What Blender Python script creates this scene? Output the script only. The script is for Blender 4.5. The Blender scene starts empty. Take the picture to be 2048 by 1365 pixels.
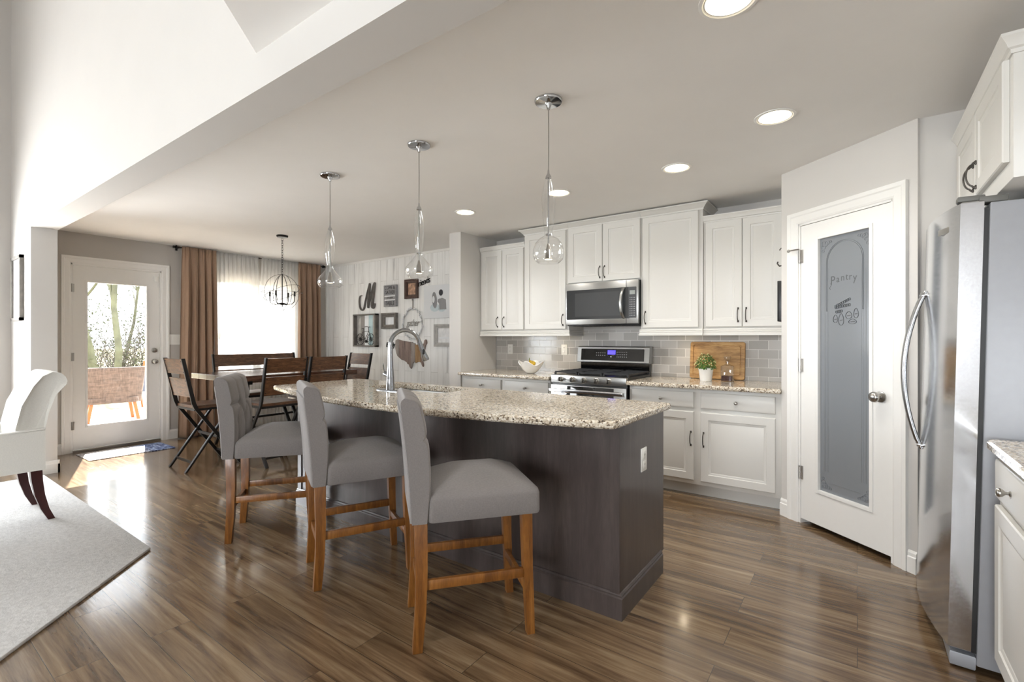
import bpy, bmesh, math, random
from mathutils import Vector, Matrix, Euler
R = math.radians
C = bpy.context.scene.collection
SC = bpy.context.scene
# ---------------------------------------------------------------- camera, world, sun, daylight, exposure
cd = bpy.data.cameras.new('camera'); cam = bpy.data.objects.new('camera', cd); C.objects.link(cam)
cam.location = (0, 0, 1.272); cam.rotation_euler = (R(90), 0, R(35.73))
cd.sensor_width = 36; cd.lens = 960/2048*36; cd.shift_y = -4.5/2048; cd.clip_start = .05; cd.clip_end = 200
SC.camera = cam
vs = SC.view_settings; vs.view_transform = 'Standard'; vs.look = 'None'; vs.gamma = 1; vs.exposure = 0.82
try: vs.use_curve_mapping = False
except Exception: pass
W = bpy.data.worlds.new('sky'); SC.world = W; W.use_nodes = True
bg = W.node_tree.nodes['Background']; bg.inputs[0].default_value = (.88, .94, 1, 1); bg.inputs[1].default_value = 3.8
def lamp(name, kind, loc, rot, energy, color=(1, 1, 1), **kw):
    d = bpy.data.lights.new(name, kind); d.energy = energy; d.color = color
    for k, v in kw.items(): setattr(d, k, v)
    o = bpy.data.objects.new(name, d); C.objects.link(o); o.location = loc; o.rotation_euler = rot
    return o
sd = Vector((1.37, -.43, -1.556))
lamp('sun', 'SUN', (-12, 4, 9), sd.to_track_quat('-Z', 'Y').to_euler(), 21.0, (1, .965, .91), angle=R(.6))
# daylight through the living room windows (outside their glass, facing in)
DAY = (.92, .963, 1)
for yc, zc_, h_, p_ in ((-2.2, 1.4, 1.8, 60), (-.12, 1.4, 1.8, 122)):
    lamp('daylight_left', 'AREA', (-7.24, yc, zc_), (R(90), 0, R(-90)), p_, DAY, shape='RECTANGLE', size=1.5, size_y=h_)
lamp('fill_rear_right', 'AREA', (-.4, -4.66, 1.45), (R(90), 0, 0), 110, DAY, shape='RECTANGLE', size=1.7, size_y=1.8)  # added kitchen fill lamp, set outside the unseen rear window
po = lamp('daylight_door', 'AREA', (-7.2, 1.9, 1.1), (R(90), 0, R(-90)), 1, shape='RECTANGLE', size=.6, size_y=1.7); po.data.cycles.is_portal = True
po = lamp('daylight_dining', 'AREA', (-7.2, 3.5, 1.5), (R(90), 0, R(-90)), 1, shape='RECTANGLE', size=1.3, size_y=1.4); po.data.cycles.is_portal = True
cy = SC.cycles
cy.max_bounces = 10; cy.diffuse_bounces = 5; cy.glossy_bounces = 5; cy.transmission_bounces = 8; cy.transparent_max_bounces = 16
cy.sample_clamp_indirect = 5; cy.caustics_reflective = False; cy.caustics_refractive = False; cy.use_denoising = True
# ---------------------------------------------------------------- materials
def s2l(c): return tuple(((x/255)/12.92 if x <= 10 else (((x/255)+.055)/1.055)**2.4) for x in c)
def new_mat(name):
    m = bpy.data.materials.new(name); m.use_nodes = True; nt = m.node_tree
    return m, nt, nt.nodes['Principled BSDF']
def N(nt, t, props=None, **ins):
    n = nt.nodes.new('ShaderNode'+t)
    for k, v in (props or {}).items(): setattr(n, k, v)
    for k, v in ins.items():
        key = int(k[1:]) if k[0] == 'i' and k[1:].isdigit() else k.replace('_', ' ')
        if hasattr(v, 'links') or isinstance(v, bpy.types.NodeSocket): nt.links.new(v, n.inputs[key])
        else: n.inputs[key].default_value = v
    return n
def rgba(c): return (*s2l(c), 1) if max(c) > 1 else (*c, 1)
def ramp(nt, fac, stops, interp='LINEAR'):
    n = nt.nodes.new('ShaderNodeValToRGB'); nt.links.new(fac, n.inputs[0]); e = n.color_ramp.elements; n.color_ramp.interpolation = interp
    while len(e) < len(stops): e.new(.5)
    for k, (p, c) in enumerate(stops): e[k].position = p; e[k].color = rgba(c)
    return n.outputs[0]
def mixc(nt, fac, a, b, mode='MIX'):
    n = nt.nodes.new('ShaderNodeMix'); n.data_type = 'RGBA'; n.blend_type = mode
    for sock, v in ((n.inputs[0], fac), (n.inputs[6], a), (n.inputs[7], b)):
        if isinstance(v, bpy.types.NodeSocket): nt.links.new(v, sock)
        else: sock.default_value = v if not isinstance(v, tuple) or len(v) == 4 else rgba(v)
    return n.outputs[2]
def bump(nt, b, h, strength=.2, dist=.002):
    n = N(nt, 'Bump', None, Strength=strength, Distance=dist, Height=h); nt.links.new(n.outputs[0], b.inputs['Normal'])
def objco(nt, scale=(1, 1, 1)):
    t = nt.nodes.new('ShaderNodeTexCoord'); m = N(nt, 'Mapping', None, Vector=t.outputs['Object'], Scale=scale); return m.outputs[0]
def simple(name, col, rough=.5, metal=0, noise=.0, nscale=30, bumpy=0, bscale=200, spec=None, coat=0, **kw):
    m, nt, b = new_mat(name)
    b.inputs['Roughness'].default_value = rough; b.inputs['Metallic'].default_value = metal
    if spec is not None: b.inputs['Specular IOR Level'].default_value = spec
    if coat: b.inputs['Coat Weight'].default_value = coat; b.inputs['Coat Roughness'].default_value = .08
    co = objco(nt)
    n = N(nt, 'TexNoise', None, Vector=co, Scale=nscale, Detail=3.0)
    c = s2l(col); k = noise
    nt.links.new(ramp(nt, n.outputs[0], [(.3, tuple(x*(1-k) for x in c)), (.7, tuple(min(1, x*(1+k)) for x in c))]), b.inputs['Base Color'])
    if bumpy:
        n2 = N(nt, 'TexNoise', None, Vector=co, Scale=bscale, Detail=2.0); bump(nt, b, n2.outputs[0], bumpy)
    return m
def clear(name, tint=(1, 1, 1), rough=0.0, refl=1.0, base=0.04, haze=0.0):
    """thin architectural glass: transparent + fresnel gloss (+ optional frosted haze)"""
    m = bpy.data.materials.new(name); m.use_nodes = True; nt = m.node_tree; nt.nodes.remove(nt.nodes['Principled BSDF'])
    out = nt.nodes['Material Output']
    tr = N(nt, 'BsdfTransparent', None, Color=(*tint, 1)); gl = N(nt, 'BsdfGlossy', None, Roughness=rough)
    lw = N(nt, 'LayerWeight', None, Blend=.5)
    p = N(nt, 'Math', {'operation': 'POWER'}, i0=lw.outputs['Facing'], i1=3.0)
    f = N(nt, 'Math', {'operation': 'MULTIPLY_ADD', 'use_clamp': True}, i0=p.outputs[0], i1=refl*.8, i2=base)
    body = tr
    if haze:
        df = N(nt, 'BsdfDiffuse', None, Color=(.8, .82, .83, 1)); mx = N(nt, 'MixShader', None, i0=haze, i1=tr.outputs[0], i2=df.outputs[0]); body = mx
    mix = N(nt, 'MixShader', None, i0=f.outputs[0], i1=body.outputs[0], i2=gl.outputs[0])
    nt.links.new(mix.outputs[0], out.inputs[0]); return m
def emit(name, col, strength):
    m, nt, b = new_mat(name); b.inputs['Base Color'].default_value = rgba(col); b.inputs['Emission Color'].default_value = rgba(col); b.inputs['Emission Strength'].default_value = strength
    return m
def wood(name, cols, scale=(1, 1, 1), rough=.4, stretch=14, coat=0, grain=.35):
    m, nt, b = new_mat(name); co = objco(nt, scale)
    n = N(nt, 'TexNoise', None, Vector=co, Scale=4.0, Detail=6.0, Roughness=.6, Distortion=.6)
    co2 = objco(nt, tuple(s*6 for s in scale)); n2 = N(nt, 'TexNoise', None, Vector=co2, Scale=6.0, Detail=4.0)
    a = N(nt, 'Math', {'operation': 'MULTIPLY_ADD'}, i0=n2.outputs[0], i1=grain, i2=n.outputs[0])
    a2 = N(nt, 'Math', {'operation': 'SUBTRACT'}, i0=a.outputs[0], i1=grain/2)
    nt.links.new(ramp(nt, a2.outputs[0], [(.3, cols[0]), (.5, cols[1]), (.72, cols[2])]), b.inputs['Base Color'])
    b.inputs['Roughness'].default_value = rough
    if coat: b.inputs['Coat Weight'].default_value = coat; b.inputs['Coat Roughness'].default_value = .12
    bump(nt, b, n2.outputs[0], .08, .001); return m
def planks(name, swap, width, length, stops, rough, gap_col, streak, bstr=.25, rvar=.1, gap=.0015):
    """boards along X of the object (swap: along Z on a wall facing Y)"""
    m, nt, b = new_mat(name); t = nt.nodes.new('ShaderNodeTexCoord'); sx = N(nt, 'SeparateXYZ', None, Vector=t.outputs['Object'])
    u, v = (sx.outputs[2], sx.outputs[0]) if swap else (sx.outputs[0], sx.outputs[1])
    cb = N(nt, 'CombineXYZ', None, X=u, Y=v)
    br = N(nt, 'TexBrick', {'offset': .37, 'offset_frequency': 2}, Vector=cb.outputs[0], Color1=(0, 0, 0, 1), Color2=(1, 1, 1, 1), Mortar=(.5, .5, .5, 1), Scale=1.0)
    br.inputs['Mortar Size'].default_value = gap; br.inputs['Mortar Smooth'].default_value = .1; br.inputs['Bias'].default_value = 0
    br.inputs['Brick Width'].default_value = length; br.inputs['Row Height'].default_value = width
    off = N(nt, 'Math', {'operation': 'MULTIPLY'}, i0=br.outputs[0], i1=37.0)
    u2 = N(nt, 'Math', {'operation': 'ADD'}, i0=u, i1=off.outputs[0])
    cs = N(nt, 'CombineXYZ', None, X=u2.outputs[0], Y=v, Z=off.outputs[0])
    mp = N(nt, 'Mapping', None, Vector=cs.outputs[0], Scale=(streak, 22, 1)); n1 = N(nt, 'TexNoise', None, Vector=mp.outputs[0], Scale=1.0, Detail=5.0, Roughness=.62, Distortion=.5)
    mp2 = N(nt, 'Mapping', None, Vector=cs.outputs[0], Scale=(streak*3, 95, 1)); n2 = N(nt, 'TexNoise', None, Vector=mp2.outputs[0], Scale=1.0, Detail=3.0)
    a = N(nt, 'Math', {'operation': 'MULTIPLY_ADD'}, i0=br.outputs[0], i1=.11, i2=n1.outputs[0])
    a = N(nt, 'Math', {'operation': 'MULTIPLY_ADD'}, i0=n2.outputs[0], i1=.20, i2=a.outputs[0])
    a = N(nt, 'Math', {'operation': 'SUBTRACT'}, i0=a.outputs[0], i1=.155)
    col = ramp(nt, a.outputs[0], stops)
    nt.links.new(mixc(nt, br.outputs['Fac'], col, rgba(gap_col)), b.inputs['Base Color'])
    rr = N(nt, 'Math', {'operation': 'MULTIPLY_ADD'}, i0=n2.outputs[0], i1=rvar, i2=rough-rvar/2); nt.links.new(rr.outputs[0], b.inputs['Roughness'])
    h = N(nt, 'Math', {'operation': 'SUBTRACT'}, i0=n2.outputs[0], i1=br.outputs['Fac']); bump(nt, b, h.outputs[0], bstr, .0012)
    return m
def granite():
    m, nt, b = new_mat('granite'); co = objco(nt)
    v = N(nt, 'TexVoronoi', None, Vector=co, Scale=135.0); n = N(nt, 'TexNoise', None, Vector=co, Scale=70.0, Detail=4.0, Roughness=.7); n2 = N(nt, 'TexNoise', None, Vector=co, Scale=9.0, Detail=2.0)
    vc = N(nt, 'SeparateColor', None, Color=v.outputs['Color'])
    a = N(nt, 'Math', {'operation': 'MULTIPLY_ADD'}, i0=n.outputs[0], i1=.75, i2=vc.outputs[0]); a = N(nt, 'Math', {'operation': 'MULTIPLY'}, i0=a.outputs[0], i1=.62)
    a = N(nt, 'Math', {'operation': 'MULTIPLY_ADD'}, i0=n2.outputs[0], i1=.16, i2=a.outputs[0])
    nt.links.new(ramp(nt, a.outputs[0], [(.20, (38, 32, 30)), (.31, (78, 66, 57)), (.40, (136, 120, 102)), (.49, (178, 164, 144)), (.66, (206, 194, 174)), (.88, (228, 222, 210))]), b.inputs['Base Color'])
    b.inputs['Roughness'].default_value = .09; b.inputs['Specular IOR Level'].default_value = .6; return m
def tile():
    m, nt, b = new_mat('subway_tile'); t = nt.nodes.new('ShaderNodeTexCoord'); sx = N(nt, 'SeparateXYZ', None, Vector=t.outputs['Object']); cb = N(nt, 'CombineXYZ', None, X=sx.outputs[0], Y=sx.outputs[2])
    br = N(nt, 'TexBrick', {'offset': .5}, Vector=cb.outputs[0], Color1=rgba((166, 163, 159)), Color2=rgba((202, 199, 195)), Mortar=rgba((222, 220, 216)), Scale=1.0)
    br.inputs['Mortar Size'].default_value = .0022; br.inputs['Mortar Smooth'].default_value = .2; br.inputs['Brick Width'].default_value = .155; br.inputs['Row Height'].default_value = .0785
    nt.links.new(br.outputs[0], b.inputs['Base Color'])
    rr = N(nt, 'Math', {'operation': 'MULTIPLY_ADD'}, i0=br.outputs['Fac'], i1=.5, i2=.1); nt.links.new(rr.outputs[0], b.inputs['Roughness'])
    n = N(nt, 'TexNoise', None, Vector=cb.outputs[0], Scale=7.0); h = N(nt, 'Math', {'operation': 'MULTIPLY_ADD'}, i0=br.outputs['Fac'], i1=-1.0, i2=n.outputs[0]); bump(nt, b, h.outputs[0], .35, .002); return m
def brushed(name, col, rough=.25, axis=2):
    m, nt, b = new_mat(name); s = [160, 160, 160]; s[axis] = 1.5; co = objco(nt, tuple(s)); n = N(nt, 'TexNoise', None, Vector=co, Scale=1.0, Detail=3.0)
    c = s2l(col); nt.links.new(ramp(nt, n.outputs[0], [(.3, tuple(x*.93 for x in c)), (.7, c)]), b.inputs['Base Color']); b.inputs['Metallic'].default_value = 1
    rr = N(nt, 'Math', {'operation': 'MULTIPLY_ADD'}, i0=n.outputs[0], i1=.08, i2=rough-.04); nt.links.new(rr.outputs[0], b.inputs['Roughness']); return m
def sheer():
    m = bpy.data.materials.new('sheer_fabric'); m.use_nodes = True; nt = m.node_tree; nt.nodes.remove(nt.nodes['Principled BSDF']); out = nt.nodes['Material Output']
    co = objco(nt, (1, 40, 3)); n = N(nt, 'TexNoise', None, Vector=co, Scale=3.0)
    tl = N(nt, 'BsdfTranslucent', None, Color=(.93, .93, .92, 1)); df = N(nt, 'BsdfDiffuse', None, Color=(.9, .9, .89, 1)); tr = N(nt, 'BsdfTransparent', None, Color=(1, 1, 1, 1))
    a = N(nt, 'MixShader', None, i0=.45, i1=tl.outputs[0], i2=df.outputs[0])
    f = N(nt, 'Math', {'operation': 'MULTIPLY_ADD'}, i0=n.outputs[0], i1=.25, i2=.56)
    x = N(nt, 'MixShader', None, i0=f.outputs[0], i1=tr.outputs[0], i2=a.outputs[0]); nt.links.new(x.outputs[0], out.inputs[0]); return m
def weave(name, col, rough=.9, sc=900, strength=.25, var=.12):
    m, nt, b = new_mat(name); c = s2l(col); co1 = objco(nt, (1, 1, .12)); co2 = objco(nt, (.12, .12, 1))
    n1 = N(nt, 'TexNoise', None, Vector=co1, Scale=sc, Detail=1.0); n2 = N(nt, 'TexNoise', None, Vector=co2, Scale=sc, Detail=1.0)
    a = N(nt, 'Math', {'operation': 'ADD'}, i0=n1.outputs[0], i1=n2.outputs[0]); a = N(nt, 'Math', {'operation': 'MULTIPLY'}, i0=a.outputs[0], i1=.5)
    nt.links.new(ramp(nt, a.outputs[0], [(.35, tuple(x*(1-var) for x in c)), (.65, tuple(x*(1+var) for x in c))]), b.inputs['Base Color'])
    b.inputs['Roughness'].default_value = rough; b.inputs['Specular IOR Level'].default_value = .2; b.inputs['Sheen Weight'].default_value = .25
    bump(nt, b, a.outputs[0], strength, .001); return m
M = {}
M['wall'] = simple('wall_paint', (208, 205, 201), .75, noise=.01, nscale=3, bumpy=.04, bscale=350)
M['wall_grey'] = simple('grey_wall_paint', (190, 186, 181), .75, noise=.01, nscale=3, bumpy=.04, bscale=350)
M['ceil'] = simple('ceiling_paint', (238, 236, 233), .85, noise=.01, nscale=4, bumpy=.22, bscale=22)
M['trim'] = simple('white_trim_paint', (236, 235, 232), .35, noise=.005)
M['cab'] = simple('white_cabinet_paint', (215, 213, 208), .38, noise=.006, nscale=5)
M['floor'] = planks('floor_planks', False, .152, 1.22, [(.20, (56, 42, 29)), (.36, (86, 66, 47)), (.52, (116, 94, 69)), (.76, (150, 129, 102))], .2, (52, 40, 29), 1.5, gap=.0011)
_f = M['floor'].node_tree.nodes['Principled BSDF']; _f.inputs['Coat Weight'].default_value = .45; _f.inputs['Coat Roughness'].default_value = .11
M['accent'] = planks('whitewashed_planks', True, .13, 1.3, [(.16, (150, 149, 147)), (.31, (212, 211, 209)), (.44, (236, 236, 234)), (.8, (246, 246, 245))], .55, (180, 178, 174), 1.3, .2)
M['granite'] = granite(); M['tile'] = tile()
M['steel'] = brushed('brushed_steel', (176, 176, 174), .30, 0); M['steel_v'] = brushed('brushed_steel_door', (200, 201, 204), .16, 1)
M['faucetchrome'] = simple('faucet_chrome', (158, 160, 163), .13, 1)
M['steelbar'] = simple('satin_steel_bar', (176, 177, 178), .24, 1)
M['chrome'] = simple('chrome', (196, 197, 199), .07, 1); M['nickel'] = simple('satin_nickel', (176, 173, 168), .28, 1)
M['bronze'] = simple('dark_pewter', (84, 80, 76), .35, 1); M['iron'] = simple('dark_iron', (44, 42, 41), .45, .7)
M['case'] = simple('grey_appliance_paint', (158, 160, 165), .42, .15, noise=.02, bumpy=.05, bscale=500)
M['black'] = simple('black_plastic', (18, 18, 19), .35); M['blackglass'] = simple('black_glass', (10, 11, 13), .04, spec=.8); M['cast'] = simple('cast_iron', (30, 30, 32), .55)
M['mwglass'] = simple('microwave_glass', (66, 68, 70), .05, .35, spec=.9)
M['island'] = wood('espresso_stain', [(60, 52, 50), (68, 59, 57), (78, 69, 66)], (5, 5, .6), .36, coat=.25)
M['stoolwood'] = wood('honey_wood', [(96, 56, 20), (124, 77, 30), (150, 100, 46)], (6, 6, .8), .38, coat=.2)
M['fabric'] = weave('grey_linen', (124, 119, 117)); M['cream'] = weave('cream_linen', (214, 212, 206), strength=.2, var=.06)
M['darkleg'] = simple('mahogany_leg', (52, 14, 14), .3, noise=.15)
M['rug'] = simple('rug_pile', (208, 208, 208), .95, noise=.11, nscale=45, bumpy=.9, bscale=150, spec=.05)
M['chairwood'] = wood('walnut_slat', [(62, 40, 26), (96, 64, 42), (128, 90, 62)], (3, 1, 12), .3, coat=.4)
M['tablewood'] = wood('walnut_top', [(58, 36, 26), (84, 56, 42), (108, 76, 58)], (8, 1, 8), .22, coat=.5)
M['curtain'] = weave('tan_curtain', (160, 133, 112), .7, 500, .15, .06); M['sheer'] = sheer()
M['pane'] = clear('window_glass'); M['bulbglass'] = clear('blown_glass', (.99, .992, .992), 0, 1.0, .10)
M['decglass'] = clear('cut_glass', (.93, .94, .95), .03, 1.0, .10)
M['frost'] = simple('frosted_pane', (132, 136, 141), .10, spec=.55)
M['etch'] = simple('etched_glass', (80, 83, 86), .4)
M['etchlite'] = simple('etched_line', (118, 122, 126), .3)
M['white'] = simple('white_ceramic', (238, 238, 236), .15, coat=.4); M['plate'] = simple('white_plastic', (236, 235, 230), .3)
M['bulb'] = emit('lamp_lens', (255, 236, 190), 7.0); M['bulb_pendant'] = emit('pendant_lens', (255, 240, 214), 2.5); M['screen'] = emit('blue_display', (70, 60, 220), 1.4)
M['reflector'] = simple('gold_reflector', (250, 232, 180), .35)
M['board'] = wood('acacia_board', [(136, 98, 54), (178, 136, 82), (204, 166, 110)], (1, 6, 7), .45)
M['boardlite'] = wood('acacia_edge', [(150, 112, 66), (176, 138, 88), (192, 158, 108)], (1, 6, 7), .5)
M['leaf'] = simple('leaf_green', (74, 112, 38), .5, noise=.3, nscale=40); M['bloom'] = simple('cream_bloom', (214, 208, 150), .6)
M['soil'] = simple('soil', (46, 36, 28), .9); M['liquor'] = simple('dark_liquor', (58, 20, 26), .1)
M['gourd'] = simple('yellow_gourd', (196, 160, 26), .45, noise=.25, nscale=60, bumpy=.6, bscale=90); M['gourd2'] = simple('green_gourd', (120, 128, 50), .45, noise=.25, nscale=60)
M['greysign'] = simple('weathered_sign', (146, 146, 148), .8, noise=.15, nscale=25); M['darkgrey'] = simple('dark_grey_wood', (116, 111, 105), .7, noise=.2, nscale=20)
M['signtext'] = simple('white_lettering', (72, 72, 76), .8); M['lightgrey'] = simple('light_grey_wood', (176, 174, 170), .7, noise=.12, nscale=20)
M['rust'] = simple('brown_frame', (86, 66, 58), .6, noise=.3, nscale=30); M['canvas'] = simple('canvas_white', (226, 228, 230), .8)
M['barn1'] = wood('barn_grey', [(122, 114, 110), (148, 138, 132), (170, 160, 152)], (8, 3, 1), .85); M['barn2'] = wood('barn_brown', [(112, 96, 90), (138, 120, 112), (160, 142, 132)], (8, 3, 1), .85); M['barn3'] = wood('barn_tan', [(120, 92, 62), (148, 116, 80), (166, 138, 104)], (8, 3, 1), .85)
M['photo'] = simple('photo_print', (176, 140, 116), .35, noise=.5, nscale=26); M['photobw'] = simple('photo_grey', (222, 222, 222), .35, noise=.12, nscale=16)
M['hair_d'] = simple('ink_dark', (60, 60, 64), .8); M['ink'] = simple('ink_grey', (140, 140, 142), .8); M['wash'] = simple('wash_blue', (196, 208, 212), .8, noise=.1, nscale=60)
M['teal'] = simple('pale_teal', (190, 214, 218), .7); M['taupe'] = simple('taupe_board', (150, 145, 140), .7); M['mirrorwhite'] = simple('white_board', (238, 240, 242), .7)
M['patio'] = simple('patio_concrete', (206, 192, 174), .85, noise=.08, nscale=3); M['lawn'] = simple('dry_field', (130, 122, 92), .95, noise=.3, nscale=1.2)
M['wicker'] = weave('tan_wicker', (84, 72, 66), .8, 60, .8, .35); M['orangewood'] = simple('orange_wood', (150, 78, 34), .5, noise=.1); M['slatblue'] = simple('blue_grey_mesh', (84, 90, 104), .7, noise=.1)
M['bark'] = simple('mossy_bark', (92, 92, 70), .9, noise=.35, nscale=3); M['twig'] = simple('grey_twig', (92, 86, 78), .9, noise=.2, nscale=6); M['brush'] = simple('scrub_leaf', (84, 90, 64), .9, noise=.35, nscale=2)
M['sunblock'] = simple('sunblock_paint', (210, 206, 198), .8)  # only for the added slab that blocks the sun
def matbands():
    m, nt, b = new_mat('painted_doormat'); co = objco(nt, (3, 7, 1)); n = N(nt, 'TexNoise', None, Vector=co, Scale=3.0, Detail=5.0, Distortion=1.5); t = nt.nodes.new('ShaderNodeTexCoord'); sx = N(nt, 'SeparateXYZ', None, Vector=t.outputs['Object'])
    a = ramp(nt, n.outputs[0], [(.35, (96, 92, 92)), (.5, (190, 184, 182)), (.62, (216, 214, 210))]); bb = ramp(nt, n.outputs[0], [(.4, (60, 70, 110)), (.52, (110, 128, 170)), (.66, (168, 180, 205))])
    f = N(nt, 'MapRange', None, Value=sx.outputs[1], i1=.05, i2=.2); nt.links.new(mixc(nt, f.outputs[0], a, bb), b.inputs['Base Color']); b.inputs['Roughness'].default_value = .8; return m
M['mat'] = matbands()
# ---------------------------------------------------------------- mesh helpers
class MB:
    def __init__(s, M=None): s.bm = bmesh.new(); s.M = M or Matrix()
    def _v(s, p): return s.bm.verts.new(s.M @ Vector(p))
    def _f(s, vs):
        try: return s.bm.faces.new(vs)
        except ValueError: return None
    def box(s, a, b, bev=0, seg=2):
        x0, y0, z0 = a; x1, y1, z1 = b
        v = [s._v(p) for p in ((x0, y0, z0), (x1, y0, z0), (x1, y1, z0), (x0, y1, z0), (x0, y0, z1), (x1, y0, z1), (x1, y1, z1), (x0, y1, z1))]
        fs = [s._f([v[i] for i in q]) for q in ((0, 3, 2, 1), (4, 5, 6, 7), (0, 1, 5, 4), (1, 2, 6, 5), (2, 3, 7, 6), (3, 0, 4, 7))]
        if bev: bmesh.ops.bevel(s.bm, geom=list({e for f in fs for e in f.edges}), offset=bev, segments=seg, profile=.5, affect='EDGES', clamp_overlap=True)
        return s
    def bar(s, p, q, w, d, up=(0, 0, 1), bev=0):
        """box beam p->q, width w (sideways), depth d (along up)"""
        p, q = Vector(p), Vector(q); z = (q-p).normalized(); x = Vector(up).cross(z)
        if x.length < 1e-5: x = Vector((1, 0, 0)).cross(z)
        x.normalize(); y = z.cross(x); L = (q-p).length
        old = s.M; s.M = old @ Matrix.Translation(p) @ Matrix((x, y, z)).transposed().to_4x4(); s.box((-w/2, -d/2, 0), (w/2, d/2, L), bev); s.M = old; return s
    def tube(s, pts, r, n=8, closed=False, cap=True, flat=None):
        pts = [Vector(p) for p in pts]; L = len(pts); rs = r if isinstance(r, (list, tuple)) else [r]*L
        def tan(i):
            if closed: return (pts[(i+1) % L]-pts[i-1]).normalized()
            return (pts[min(i+1, L-1)]-pts[max(i-1, 0)]).normalized()
        t = tan(0); u = Vector((0, 0, 1)).cross(t)
        if u.length < 1e-3: u = Vector((1, 0, 0)).cross(t)
        u.normalize(); rings = []
        for i in range(L):
            t2 = tan(i); u = u - t2*u.dot(t2)
            if u.length < 1e-6: u = Vector((1, 0, 0)).cross(t2)
            u.normalize(); w = t2.cross(u); fl = flat or 1
            rings.append([s._v(pts[i] + u*rs[i]*math.cos(2*math.pi*k/n) + w*rs[i]*fl*math.sin(2*math.pi*k/n)) for k in range(n)])
        for i in range(L if closed else L-1):
            a, b = rings[i], rings[(i+1) % L]
            for k in range(n): s._f([a[k], a[(k+1) % n], b[(k+1) % n], b[k]])
        if cap and not closed: s._f(list(reversed(rings[0]))); s._f(rings[-1])
        return s
    def cyl(s, p, q, r, r2=None, n=20): return s.tube([p, q], [r, r if r2 is None else r2], n)
    def lathe(s, prof, c=(0, 0, 0), n=32, cap=False, axis=None):
        c = Vector(c); rings = []
        for r, z in prof:
            if r < 1e-6: rings.append([s._v(c+Vector((0, 0, z)))])
            else: rings.append([s._v(c+Vector((r*math.cos(2*math.pi*k/n), r*math.sin(2*math.pi*k/n), z))) for k in range(n)])
        for a, b in zip(rings, rings[1:]):
            for k in range(n):
                k2 = (k+1) % n
                if len(a) == 1 and len(b) > 1: s._f([a[0], b[k2], b[k]])
                elif len(b) == 1 and len(a) > 1: s._f([a[k], a[k2], b[0]])
                elif len(a) > 1: s._f([a[k], a[k2], b[k2], b[k]])
        if cap:
            if len(rings[0]) > 1: s._f(list(reversed(rings[0])))
            if len(rings[-1]) > 1: s._f(rings[-1])
        return s
    def ball(s, c, r, n=12, sq=(1, 1, 1)):
        old = s.M; s.M = old @ Matrix.Translation(c) @ Matrix.Diagonal((*sq, 1))
        s.lathe([(r*math.sin(math.pi*i/n), -r*math.cos(math.pi*i/n)) for i in range(n+1)], n=n*2); s.M = old; return s
    def prism(s, poly, z0, z1, bev=0):
        a = [s._v((x, y, z0)) for x, y in poly]; b = [s._v((x, y, z1)) for x, y in poly]; n = len(poly)
        fs = [s._f(list(reversed(a))), s._f(b)] + [s._f([a[i], a[(i+1) % n], b[(i+1) % n], b[i]]) for i in range(n)]
        if bev: bmesh.ops.bevel(s.bm, geom=list({e for f in fs[:2] for e in f.edges}), offset=bev, segments=2, profile=.5, affect='EDGES', clamp_overlap=True)
        return s
    def loops(s, loops, cap0=True, cap1=True):
        rs = [[s._v(p) for p in l] for l in loops]; n = len(rs[0])
        for a, b in zip(rs, rs[1:]):
            for k in range(n): s._f([a[k], a[(k+1) % n], b[(k+1) % n], b[k]])
        if cap0: s._f(list(reversed(rs[0])))
        if cap1: s._f(rs[-1])
        return s
    def cushion(s, rings, n=6):
        """rings: (x0,x1,y0,y1,corner_radius,z)"""
        out = []
        for x0, x1, y0, y1, r, z in rings:
            l = []
            for cx, cyy, a0 in ((x1-r, y0+r, -90), (x1-r, y1-r, 0), (x0+r, y1-r, 90), (x0+r, y0+r, 180)):
                for k in range(n+1): a = R(a0+90*k/n); l.append((cx+r*math.cos(a), cyy+r*math.sin(a), z(cx+r*math.cos(a), cyy+r*math.sin(a)) if callable(z) else z))
            out.append(l)
        return s.loops(out)
    def grid(s, fn, nu, nv):
        g = [[s._v(fn(i/nu, j/nv)) for j in range(nv+1)] for i in range(nu+1)]
        for i in range(nu):
            for j in range(nv): s._f([g[i][j], g[i+1][j], g[i+1][j+1], g[i][j+1]])
        return s
    def slab(s, outer, holes, z0, z1, ease=.006):
        """flat slab with eased outer edge and holes"""
        def off(poly, d):
            n = len(poly); o = []
            for i in range(n):
                p0, p, p1 = Vector(poly[i-1]), Vector(poly[i]), Vector(poly[(i+1) % n]); e = (p-p0).normalized()+(p1-p).normalized(); e.normalize(); o.append(p+Vector((-e.y, e.x))*d)
            return o
        ins = off(outer, ease); zs = [(ins, z1), (outer, z1-ease), (outer, z0+ease), (ins, z0)]; rs = [[s._v((p[0], p[1], z)) for p in l] for l, z in zs]; n = len(outer)
        for a, b in zip(rs, rs[1:]):
            for k in range(n): s._f([b[k], b[(k+1) % n], a[(k+1) % n], a[k]])
        hr = [([s._v((p[0], p[1], z1)) for p in h], [s._v((p[0], p[1], z0)) for p in h]) for h in holes]
        for a, b in hr:
            m = len(a)
            for k in range(m): s._f([a[k], a[(k+1) % m], b[(k+1) % m], b[k]])
        for ring, idx in ((rs[0], 0), (rs[3], 1)):
            es = []
            for l in [ring]+[h[idx] for h in hr]:
                for k in range(len(l)): es.append(s.bm.edges.get((l[k], l[(k+1) % len(l)])) or s.bm.edges.new((l[k], l[(k+1) % len(l)])))
            bmesh.ops.triangle_fill(s.bm, use_beauty=True, use_dissolve=False, edges=es)
        bmesh.ops.recalc_face_normals(s.bm, faces=s.bm.faces); return s
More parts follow.
